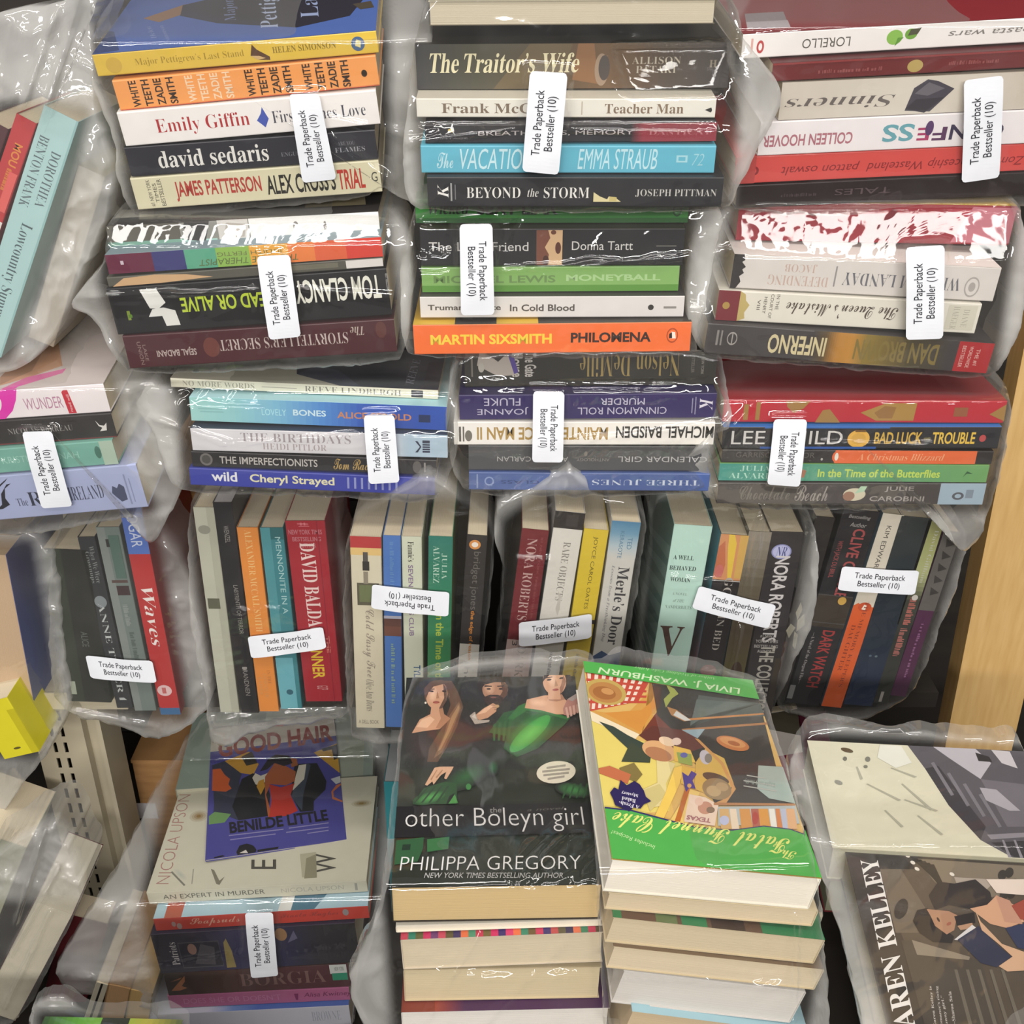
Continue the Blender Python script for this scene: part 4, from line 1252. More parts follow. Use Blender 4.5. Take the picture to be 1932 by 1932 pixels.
fF = standing(0.832, [
    dict(q=((1534, 985), (1582, 966), (1474, 1326), (1452, 1318)), col='2a2524', label='dark paperback with a cream flower standing behind its neighbour',
         items=([P('a8a490', (.50, .3), (.44, .42), (.48, .6), (.54, .5)), P('b4b09c', (.54, .5), (.50, .75), (.56, .95), (.60, .6)), P('a8a490', (.56, .2), (.60, .05), (.64, .3), (.58, .5)), P('b4b09c', (.60, .5), (.68, .6), (.70, .8), (.62, .75))], R('4c342c', .66, .9, .1, .3))),
    dict(q=((1592, 957), (1661, 968), (1546, 1332), (1482, 1325)), col='242226', label='thick black paperback with dull red block lettering standing upright',
         items=(T('Bestselling', 'n', 'a8a4a0', .025, .045, .2, .8, 90), T('Author', 'n', 'a8a4a0', .06, .08, .3, .75, 90), T('CLIVE CUSSLER', 'b', 'a04c4c', 992, 1140, .44, .78), T('WITH JACK DU BRUL', 'b', '884444', 1018, 1090, .08, .26), P('3c342c', (.42, 0), (.42, 1), (.58, 1), (.58, 0)), E('c8a050', .44, .72, .02, .12), R('4c4846', .415, .42), R('4c4846', .555, .56), T('DARK WATCH', 'b', '9c3838', 1190, 1300, .44, .80), T('—A Novel of the Oregon Files—', 'f', 'a8a4a4', 1196, 1296, .14, .26), R('8c8c8c', .90, .975, -.02, .14))),
    dict(q=((1664, 967), (1709, 973), (1585, 1335), (1551, 1332)), col='d4ccbc', label='white and orange paperback with thin dark capitals leaning right',
         items=(R('d05c2c', .455, 1), P('d05c2c', (.44, .2), (.455, 0), (.46, .5)), T('KIM EDWARDS', 's', '4c4844', 986, 1086, .36, .58), E('c04c24', .458, .55, .024, .32), P('e8dccc', (.445, .50), (.47, .42), (.475, .62), (.45, .62)), T('THE MEMORY KEEPER’S', 'f', '8c3c24', 1134, 1300, .52, .70), T('DAUGHTER', 'f', '8c3c24', 1180, 1270, .22, .42)), side=(R('5c7484', 0, 1),), botcol='5c7484'),
    dict(q=((1711, 974), (1750, 978), (1648, 1331), (1588, 1330)), col='1c242e', label='navy black paperback right of the white and orange one',
         items=(G(('2a3030', '1e2830', '1c2838', '1c2a48'), 0, 1), E('4c5c6c', .72, .4, .006, .05), E('5c6c74', .72, .6, .006, .05))),
    dict(q=((1751, 978), (1784, 984), (1674, 1322), (1649, 1331)), col='2c2e2a', label='black paperback with an olive head and orange pink block lettering',
         items=(G(('8c8c5c', 'a0a46c', 'a8ac7c', '3c3e34', '2c2e2a'), 0, .55), T('David Gillham', 'f', 'b8b8a8', 996, 1098, .6, .85), bars('b0665c', 1126, 1180, .35, .85, 12), bars('a86860', 1186, 1240, .3, .8, 13), E('c8c4bc', .40, .6, .015, .2), R('a8a49c', .93, .99, .3, .5))),
    dict(q=((1786, 990), (1808, 1016), (1713, 1308), (1676, 1318)), col='4a2040', label='plum purple paperback nearest the oak post',
         items=(R('5c5854', 0, .46), [P('34302e', (.04 + .07 * i, .3), (.07 + .07 * i, .9), (.09 + .07 * i, .4)) for i in range(5)], bars('84587c', .54, .9, .45, .63, 14))),
], G17)

# far left bag on the shelf
G18 = 'books in the bag at the far left of the shelf'
fY = standing(0.825, [
    dict(q=((-80, 1030), (14, 1060), (70, 1332), (-20, 1330)), col='3c4684', label='violet blue covered book with tan page edges towards us', spine='back', pages='c4a888', d=0.125,
         topcol='44508c', botcol='44508c', side=(G(('5c5c8c', '3c4c90', '4c5ca0'), 0, 1),)),
    dict(q=((-60, 1330), (18, 1318), (62, 1410), (20, 1440)), col='cfc42c', label='lemon yellow paperback at the bottom left of the shelf', items=(E('5c5424', .86, .5, .02, .1), R('b8ac24', .2, 1, .8, 1)), b=-0.03, d=0.05),
    dict(q=((20, 990), (70, 985), (48, 1040), (16, 1062)), col='847a28', label='olive yellow paperback corner behind the violet book', b=0.06, d=0.05),
], G18)

# ================================================================ lower level: the stack with the purple cover
G19 = 'paperbacks in the bag with the purple cover on top'
fGH = stack(0.751, [
    bk((283, 1914), (284, 1960), (662, 1896), (662, 1940), 'c8c8d4', 'pale paperback with a white and blue cover at the bottom of the lower left stack',
       T('BROWNE', 'f', 'a4a8b4', 590, 645, .4, .8), top=[R('c4c8d8', 0, 1), R('4868b0', .55, 1, 0, 1), G(('c4c8d8', '6c8cc4', '4868b0'), .3, .55)], topcol='c4c8d8'),
    bk((318, 1879), (321, 1903), (660, 1862), (660, 1888), 'b06088', 'pink paperback with small dark lettering at its right end',
       T('Alisa Kwitney', 'n', '6c2450', 574, 664, .30, .74), T('DOES SHE OR DOESN’T', 's', 'c07ca0', 345, 530, .3, .7), P('7c2c5c', (558, .2), (562, .2), (564, .7), (556, .7))),
    bk((311, 1838), (318, 1878), (660, 1817), (660, 1863), '4a2828', 'dark red brown paperback with faint wide serif capitals',
       G(('2c2018', '4a3028', '542c30', '50282e'), 0, 1, 0, 1, 20), T('BORGIA', 'f', '7c5c58', 452, 616, .24, .80), P('98603c', (318, .2), (335, .55), (350, .85), (348, .6), (340, .4), (350, .3), (335, .2)), P('8c583c', (345, .8), (340, .7), (320, .6), (332, .7)), R('c8ccc8', 625, 657, .6, 1), R('2c8c6c', 628, 657, .3, .62), T('NEW YORK', 's', '5c605c', 634, 652, .72, .9)),
    bk((295, 1764), (298, 1837), (692, 1738), (662, 1818), '24202c', 'thick navy black paperback with a gold figure under the red spine',
       G(('24202c', '2c2838', '302c50', '2c2a4c', '26242a', '222024'), 0, 1, 0, 1, 30), T('Patriots', 'f', 'b8b4b4', 318, 333, .20, .78, 90), R('4c4a50', 337, 415, .10, .76), R('282630', 338, 414, .12, .74), E('8c6c60', 362, .58, .022, .14), P('4c4850', (362, .2), (380, .7), (405, .6), (400, .15)), P('8c7c4c', (420, .05), (424, .7), (430, .8), (436, .5), (438, .05)), E('94704c', 535, .82, .03, .16), P('5c5870', (545, .6), (560, .9), (565, .7)), topcol='242038'),
    bk((291, 1733), (295, 1758), (696, 1709), (697, 1733), 'b83c30', 'tomato red paperback with pale script and a light blue cover',
       T('Soapsuds', 'c', 'd09884', 356, 452, .18, .84), T('Finola Hughes', 'c', '8c3430', 530, 640, .30, .8), E('a08480', 325, .48, .010, .2), E('a08480', 335, .3, .012, .24), E('8c8484', 654, .6, .014, .26),
       top=[R('a8c4d0', 0, 1), R('b05c48', .05, .13, 0, .3), P('4c7488', (.62, .0), (.66, .3), (.9, .4), (.75, 0)), P('dcdcd8', (.58, 0), (.60, .3), (.66, .3), (.64, 0))], topcol='a8c4d0'),
    bk((279, 1684), (281, 1707), (692, 1660), (695, 1684), 'c4c0ac', 'cream covered paperback lying under the purple one, with grey capitals',
       T('AN EXPERT IN MURDER', 's', '5c5c54', 305, 500, .34, .72), T('NICOLA UPSON', 's', 'a8a498', 531, 650, .34, .70), R('98968a', 671, 676, .2, .8),
       top=[R('ccc8b4', 0, 1), TX('NICOLA UPSON', 'l', 'a87c74', (318, 1668), (360, 1499), (294, 1668)),
            *[smear(('ccc8b4', '8c7040'), 375, 1540, 22, 13, -10)], *[smear(('ccc8b4', '84703c'), 682, 1516, 24, 8, -5)], *[smear(('ccc8b4', 'b4b8ac'), 340, 1650, 20, 8, 40)],
            X('7c7c70', (322, 1646), (325, 1644), (350, 1670), (347, 1672)), X('9c9c90', (364, 1640), (366, 1640), (363, 1668), (361, 1668)), X('7c7868', (398, 1640), (404, 1642), (414, 1662), (424, 1654), (414, 1670), (408, 1668)),
            TX('E', 's', '4c4a44', (521, 1640), (521, 1622), (474, 1640)), TX('W', 's', '4c4a44', (634, 1648), (634, 1610), (588, 1648)), X('b0ac94', (566, 1612), (596, 1608), (598, 1652), (570, 1656)), X('8c8870', (578, 1620), (596, 1612), (598, 1656), (574, 1658))],
       topcol='ccc8b4', back=(517, 1474)),
], G19, lean=0, yaw=2)


def lying(fr, c, bl, br, tl, thick, col, label, group, top, spine='left', pages='d9cbb0', front=(), topcol=None):
    """a book lying flat with its cover corners at these pixels, at height c of the stack's frame"""
    A0, B0, C0 = (Vector(fr.on_top(p, c)) for p in (bl, br, tl))
    ex = B0 - A0
    w = ex.length
    ex.normalize()
    ey = Vector((-ex.y, ex.x))
    d = (C0 - A0).dot(ey)
    X3 = fr.A * ex.x + fr.B * ex.y
    Y3 = fr.A * ey.x + fr.B * ey.y
    Z3 = fr.C
    mid = (A0 + B0) / 2
    org = fr.world(mid.x, mid.y, c - thick)
    M = Matrix(((X3.x, Y3.x, Z3.x, org.x), (X3.y, Y3.y, Z3.y, org.y), (X3.z, Y3.z, Z3.z, org.z), (0, 0, 0, 1)))
    return paperback(M, (w, d, thick - 0.0004), spine, col, label, group, front, top, topcol=topcol, pages=pages)


PU = '4a4894'
lying(fGH, fGH.top + 0.0034, (387, 1622), (654, 1583), (404, 1374), 0.003, PU, 'purple paperback cover with dancing figures lying on the cream one', G19, [
    R(PU, 0, 1), R('c8c0b0', 0, 1, .80, 1),
    TX('GOOD HAIR', 'B', '8c3428', (412, 1430), (630, 1398), (412, 1396)),
    X('c89838', (424, 1436), (470, 1418), (488, 1442), (478, 1462), (450, 1458)), X('34302c', (455, 1428), (475, 1418), (486, 1440), (465, 1445)), X('c89c38', (592, 1420), (642, 1402), (648, 1456), (640, 1458), (612, 1436)), X('1c1a20', (606, 1413), (642, 1404), (641, 1430), (630, 1434), (626, 1414), (610, 1418)),
    X('34384c', (400, 1444), (424, 1436), (456, 1460), (432, 1540), (400, 1555), (404, 1520)), X('34384c', (428, 1520), (452, 1465), (450, 1548), (404, 1530)),
    X('d0602c', (401, 1452), (416, 1450), (424, 1462), (434, 1470), (431, 1480), (437, 1488), (426, 1494), (400, 1492)), X('6c945c', (394, 1540), (405, 1532), (436, 1536), (424, 1552), (394, 1556)),
    X('18181e', (477, 1459), (456, 1470), (438, 1522), (450, 1548), (506, 1540), (510, 1500), (498, 1468)), X('18181e', (556, 1442), (598, 1440), (616, 1474), (614, 1490), (592, 1512), (592, 1530), (566, 1532), (548, 1498)), X('3c4656', (560, 1466), (580, 1440), (586, 1444), (572, 1500), (570, 1530), (550, 1504)),
    X('d8d4c4', (476, 1468), (482, 1459), (492, 1464), (512, 1456), (500, 1476), (488, 1482), (482, 1480)), X('c8942c', (488, 1474), (498, 1470), (500, 1484), (492, 1500), (484, 1484)), X('d8d4c4', (564, 1444), (578, 1442), (574, 1470), (552, 1492), (558, 1464)), X('9c5c34', (546, 1430), (560, 1432), (562, 1444), (550, 1448)),
    X('a85c34', (500, 1466), (518, 1440), (540, 1446), (558, 1456), (556, 1474), (540, 1482), (510, 1480), (502, 1500), (514, 1540), (506, 1542), (500, 1500)),
    X('b83428', (508, 1480), (530, 1486), (556, 1478), (548, 1500), (562, 1530), (540, 1540), (508, 1542), (512, 1510)), X('242028', (506, 1432), (520, 1424), (546, 1426), (552, 1440), (536, 1446), (518, 1440), (504, 1452), (490, 1456)),
    X('c8ccd0', (624, 1470), (644, 1464), (644, 1476), (634, 1480)), X('c07048', (644, 1478), (634, 1482), (625, 1494), (627, 1508), (646, 1514), (646, 1511), (630, 1504), (629, 1494), (645, 1481)),
    TX('BENILDE LITTLE', 'B', '1c1a24', (434, 1573), (620, 1548), (432, 1552)),
    *[X('8c88b8', (a, b), (c, d), (c, d + 2), (a, b + 2)) for a, b, c, d in ((432, 1576, 535, 1564), (434, 1584, 520, 1573), (545, 1562, 620, 1552), (540, 1570, 620, 1560), (580, 1572, 620, 1566))],
    X('1a181c', (446, 1608), (452, 1596), (466, 1592), (478, 1596), (484, 1604), (482, 1610), (448, 1614)), X('1a181c', (486, 1604), (526, 1598), (524, 1602), (486, 1608)), X('1a181c', (404, 1618), (420, 1614), (424, 1616), (404, 1621)), X('d8d0cc', (452, 1610), (456, 1608), (464, 1604), (468, 1610)),
], pages='c8c4b4')
lying(fGH, fGH.top + 0.001, (331, 1489), (703, 1466), (372, 1345), 0.03, '98a89c', 'pale green covered paperback lying behind the cream one', G19, [R('98a89c', 0, 1), R('7c8c80', .25, .4), R('a8b0a0', .7, .95)], pages='b8b4a0')

# ================================================================ lower level, in front: two stacks with their page edges towards us
G20 = 'paperbacks in the double stack under the dark movie cover'
SK, SK2, HAIR = 'd0a080', 'c08c6c', '7c5c40'
COLR = ['b83c50', '2c7c64', '5c5c34', 'c02c5c', '6c3c6c', 'c0485c', '5c5030', '3c2c5c', 'd86c44', '4c8c6c', 'b8344c', '6c5c30', 'c82c60', '3c2868', 'd03c6c', 'e07048', '3c8468', '6c5434', 'c43c5c', '40306c', 'b84c4c', '5c5438', '34284c', 'd8704c', '3c7c5c', 'c03454', '5c4c34']
DG = '1e2220'
fBo = stack(0.462, [
    bk((757, 1909), (760, 1990), (1148, 1901), (1144, 1980), 'e0dcd8', 'white page block with a plum cover at the bottom of the left front stack', spine='left', pages='e4dfd8', top=[R('46244c', 0, 1), R('7c3020', 0, .16), G(('943c28', '46244c'), .16, .30)], topcol='46244c'),
    bk((758, 1831), (765, 1890), (1138, 1824), (1126, 1884), 'c8b898', 'tan page block above the plum cover in the left front stack', spine='left', pages='d2c2a0', topcol='b8a888'),
    bk((760, 1777), (758, 1830), (1138, 1754), (1138, 1823), 'd0c4b0', 'page block with a many coloured striped cover in the left front stack', spine='left', pages='d4c6ac', top=[R(c_, i_ / 27, (i_ + 1) / 27) for i_, c_ in enumerate(COLR)]),
    bk((744, 1746), (750, 1763), (1136, 1737), (1138, 1746), 'e8e0d0', 'thin paperback of bright pages on the striped cover', spine='left', pages='efe6d4'),
    bk((734, 1673), (743, 1745), (1131, 1669), (1136, 1736), '24201e', 'dark movie cover paperback with a green dress, lying face up', spine='left', pages='d2b887', back=(940, 1276), top=[
        R(DG, 0, 1), X('22281f', (735, 1672), (1132, 1668), (1118, 1450), (745, 1450)),
        smear((DG, '3a2c2c'), 800, 1410, 46, 40, 20, 7), smear((DG, '2a2226'), 878, 1390, 60, 60, 0, 6),
        X('5c4232', (800, 1302), (818, 1284), (852, 1285), (864, 1306), (874, 1334), (862, 1372), (842, 1412), (826, 1438), (806, 1438), (810, 1412), (836, 1370), (850, 1330), (842, 1300)), X('7c5a40', (838, 1386), (848, 1350), (866, 1324), (870, 1336), (852, 1382), (834, 1420), (818, 1432)), X('a07c58', (842, 1382), (852, 1352), (866, 1330), (867, 1338), (850, 1378), (832, 1414), (826, 1418)),
        X('c89878', (777, 1384), (792, 1358), (812, 1348), (814, 1332), (834, 1330), (838, 1348), (850, 1356), (830, 1376), (800, 1380)), X('a87a5c', (834, 1332), (838, 1348), (850, 1356), (830, 1376), (822, 1374), (832, 1356), (828, 1340)), X('e0b494', (786, 1372), (796, 1358), (812, 1352), (820, 1358), (806, 1374)),
        EX('c89878', 824, 1312, 20, 26, 12), smear(('c89878', 'e4ba9c'), 817, 1311, 11, 19, 12, 5), X('5c4438', (836, 1290), (843, 1300), (843, 1322), (834, 1337), (828, 1338), (838, 1318)), X('5c4232', (802, 1324), (800, 1300), (812, 1287), (832, 1283), (852, 1290), (838, 1291), (818, 1296), (808, 1308)),
        EX('3c2820', 814, 1305, 4.5, 1.8, 5), X('4c342a', (808, 1301), (820, 1300), (820, 1301.5), (808, 1302.5)), EX('2c201c', 838, 1305, 4, 1.8, 5), X('a87858', (825, 1304), (829, 1318), (823, 1319)), EX('94483c', 823, 1326, 6.5, 2.2), EX('b06458', 823, 1327.5, 4, 1.2), EX('e8e0d0', 803, 1327, 2, 2),
        EX('a87c60', 934, 1302, 24, 22, 5), smear(('a87c60', 'd0a484'), 924, 1299, 13, 15, 5, 5), X('5c4030', (944, 1284), (958, 1294), (957, 1312), (944, 1326), (938, 1322), (948, 1306)), X('241c18', (904, 1308), (901, 1292), (913, 1281), (946, 1279), (960, 1289), (934, 1288), (914, 1293)), X('2c201a', (914, 1294), (928, 1295), (928, 1297), (914, 1297)), X('2c201a', (938, 1295), (952, 1294), (952, 1296.5), (938, 1297)), EX('2c201a', 922, 1301, 4, 1.6), EX('2c201a', 945, 1301, 4, 1.6), X('34241c', (912, 1317), (924, 1312), (940, 1312), (950, 1318), (944, 1330), (928, 1335), (916, 1328)), EX('7c4c40', 931, 1317, 6, 1.5),
        X('c09070', (895, 1352), (912, 1338), (930, 1328), (938, 1332), (936, 1344), (920, 1356), (904, 1360)), X('dcb090', (900, 1350), (914, 1338), (928, 1330), (930, 1334), (916, 1346)), *[X('8c6448', (926 + 3 * i, 1331 + 4 * i), (937, 1332 + 4 * i), (937, 1333.2 + 4 * i), (926 + 3 * i, 1332.2 + 4 * i)) for i in range(3)], X('a89c90', (886, 1352), (896, 1344), (902, 1360), (924, 1360), (922, 1364), (896, 1368)), X('c8bcb0', (890, 1354), (896, 1348), (899, 1358)), EX('b89468', 938, 1334, 4, 3),
        X('20502a', (922, 1384), (950, 1346), (990, 1336), (1030, 1342), (1076, 1356), (1064, 1370), (1014, 1414), (975, 1430), (950, 1414), (955, 1390)), smear(('20502a', '3c9444'), 1002, 1382, 58, 30, -40, 9), smear(('3c9444', '5cb858'), 1000, 1386, 50, 15, -42, 9), X('2c6c34', (990, 1336), (1030, 1342), (1076, 1356), (1070, 1360), (1026, 1348), (992, 1342)), X('2c6c34', (978, 1334), (992, 1328), (992, 1344), (980, 1352), (966, 1362), (958, 1358)), *[X('2a5c30', (930 + 10 * i, 1370 - 3 * i), (936 + 10 * i, 1366 - 3 * i), (934 + 9 * i, 1400), (930 + 9 * i, 1400)) for i in range(4)],
        X('d0a080', (990, 1338), (994, 1322), (1028, 1314), (1058, 1314), (1075, 1330), (1090, 1344), (1080, 1350), (1050, 1350), (1020, 1342)), smear(('d0a080', 'e8bc9c'), 1016, 1328, 22, 9, 5, 5), X('ac7c60', (1032, 1318), (1060, 1312), (1066, 1322), (1050, 1326), (1036, 1324)),
        EX('d0a080', 1046, 1288, 22, 26, -8), smear(('d0a080', 'ecc4a6'), 1041, 1284, 12, 17, -8, 5), X('9c7058', (1062, 1270), (1068, 1288), (1060, 1310), (1050, 1314), (1058, 1296)), X('d0a080', (1034, 1302), (1056, 1302), (1058, 1322), (1034, 1322)), X('2c1e18', (1022, 1292), (1026, 1270), (1050, 1258), (1074, 1262), (1078, 1286), (1070, 1296), (1066, 1272), (1052, 1266), (1036, 1272), (1028, 1284)), EX('3c2820', 1036, 1285, 4.5, 1.7, -8), EX('3c2820', 1059, 1282, 4, 1.7, -8), X('4c342a', (1030, 1281), (1042, 1279), (1042, 1280.5), (1030, 1282.5)), X('b08464', (1048, 1284), (1053, 1297), (1046, 1298)), EX('a04c44', 1048, 1304, 6, 2.2, -5),
        X('b07c70', (1062, 1340), (1070, 1322), (1094, 1316), (1106, 1322), (1090, 1346), (1076, 1352), (1064, 1352)), *[X('d0a494', (1066 + 7 * i, 1338 - 2 * i), (1070 + 7 * i, 1337 - 2 * i), (1074 + 6 * i, 1356 - 3 * i), (1070 + 6 * i, 1358 - 3 * i)) for i in range(4)], X('a89890', (1070, 1322), (1096, 1310), (1102, 1318), (1080, 1326)), X('c8b4a8', (1094, 1312), (1106, 1306), (1110, 1322), (1098, 1322)),
        smear((DG, '2c5c34'), 880, 1468, 50, 22, -25, 8), X('284c2c', (778, 1520), (800, 1490), (840, 1478), (862, 1480), (862, 1520)), smear(('284c2c', '4c9a4c'), 812, 1508, 34, 12, -15, 7), X('1c201e', (842, 1520), (848, 1505), (858, 1500), (852, 1520)), X('4c8c48', (846, 1520), (858, 1502), (864, 1518)), *[X('26402a', (780 + 14 * i, 1518), (784 + 14 * i, 1518), (812 + 12 * i, 1486), (808 + 12 * i, 1486)) for i in range(4)],
        X('d0a484', (802, 1484), (820, 1452), (830, 1450), (856, 1450), (852, 1458), (842, 1474), (838, 1472), (842, 1460), (832, 1466), (818, 1484), (816, 1478), (806, 1486)), X('a87c5c', (822, 1470), (834, 1456), (836, 1457), (824, 1472)), X('a87c5c', (812, 1474), (824, 1456), (825, 1457), (814, 1476)), EX('3c7c40', 884, 1488, 5, 6), smear((DG, '3c7c40'), 1082, 1494, 36, 14, 10, 7), *[X('28502c', (1060 + 13 * i, 1510), (1063 + 13 * i, 1510), (1074 + 12 * i, 1482), (1070 + 12 * i, 1482)) for i in range(4)], smear((DG, '2c5c3c'), 930, 1452, 12, 16, 0, 5),
        EX('d4ccb8', 1049, 1461, 37, 21, -6), *[X('948c80', (1049 - w_, y_ + 1), (1049 + w_, y_ - 4), (1049 + w_, y_), (1049 - w_, y_ + 5)) for y_, w_ in ((1450, 18), (1457, 26), (1464, 24), (1471, 16))],
        X('19191b', (748, 1526), (1118, 1518), (1122, 1575), (742, 1585)),
        TX('other Boleyn girl', 'l', 'cccac8', (764, 1576), (1104, 1572), (766, 1530)), TX('the', 's', '8c8884', (924, 1538), (946, 1537), (924, 1528)), TX('a novel', 'n', '5c5854', (994, 1535), (1064, 1531), (994, 1530)),
        X('2c5434', (748, 1590), (800, 1584), (798, 1606), (788, 1630), (744, 1636)), X('34663c', (806, 1588), (848, 1583), (846, 1606), (806, 1612)), X('1c3024', (760, 1598), (775, 1597), (774, 1608), (758, 1609)),
        TX('PHILIPPA GREGORY', 'l', 'd8d6d4', (754, 1647), (1096, 1644), (758, 1621)), TX('NEW YORK TIMES BESTSELLING AUTHOR', 'n', 'b0aeac', (800, 1661), (1062, 1661), (801, 1651)),
    ]),
], G20, lean=2, yaw=2, bmax=0.03, depth=0.17)

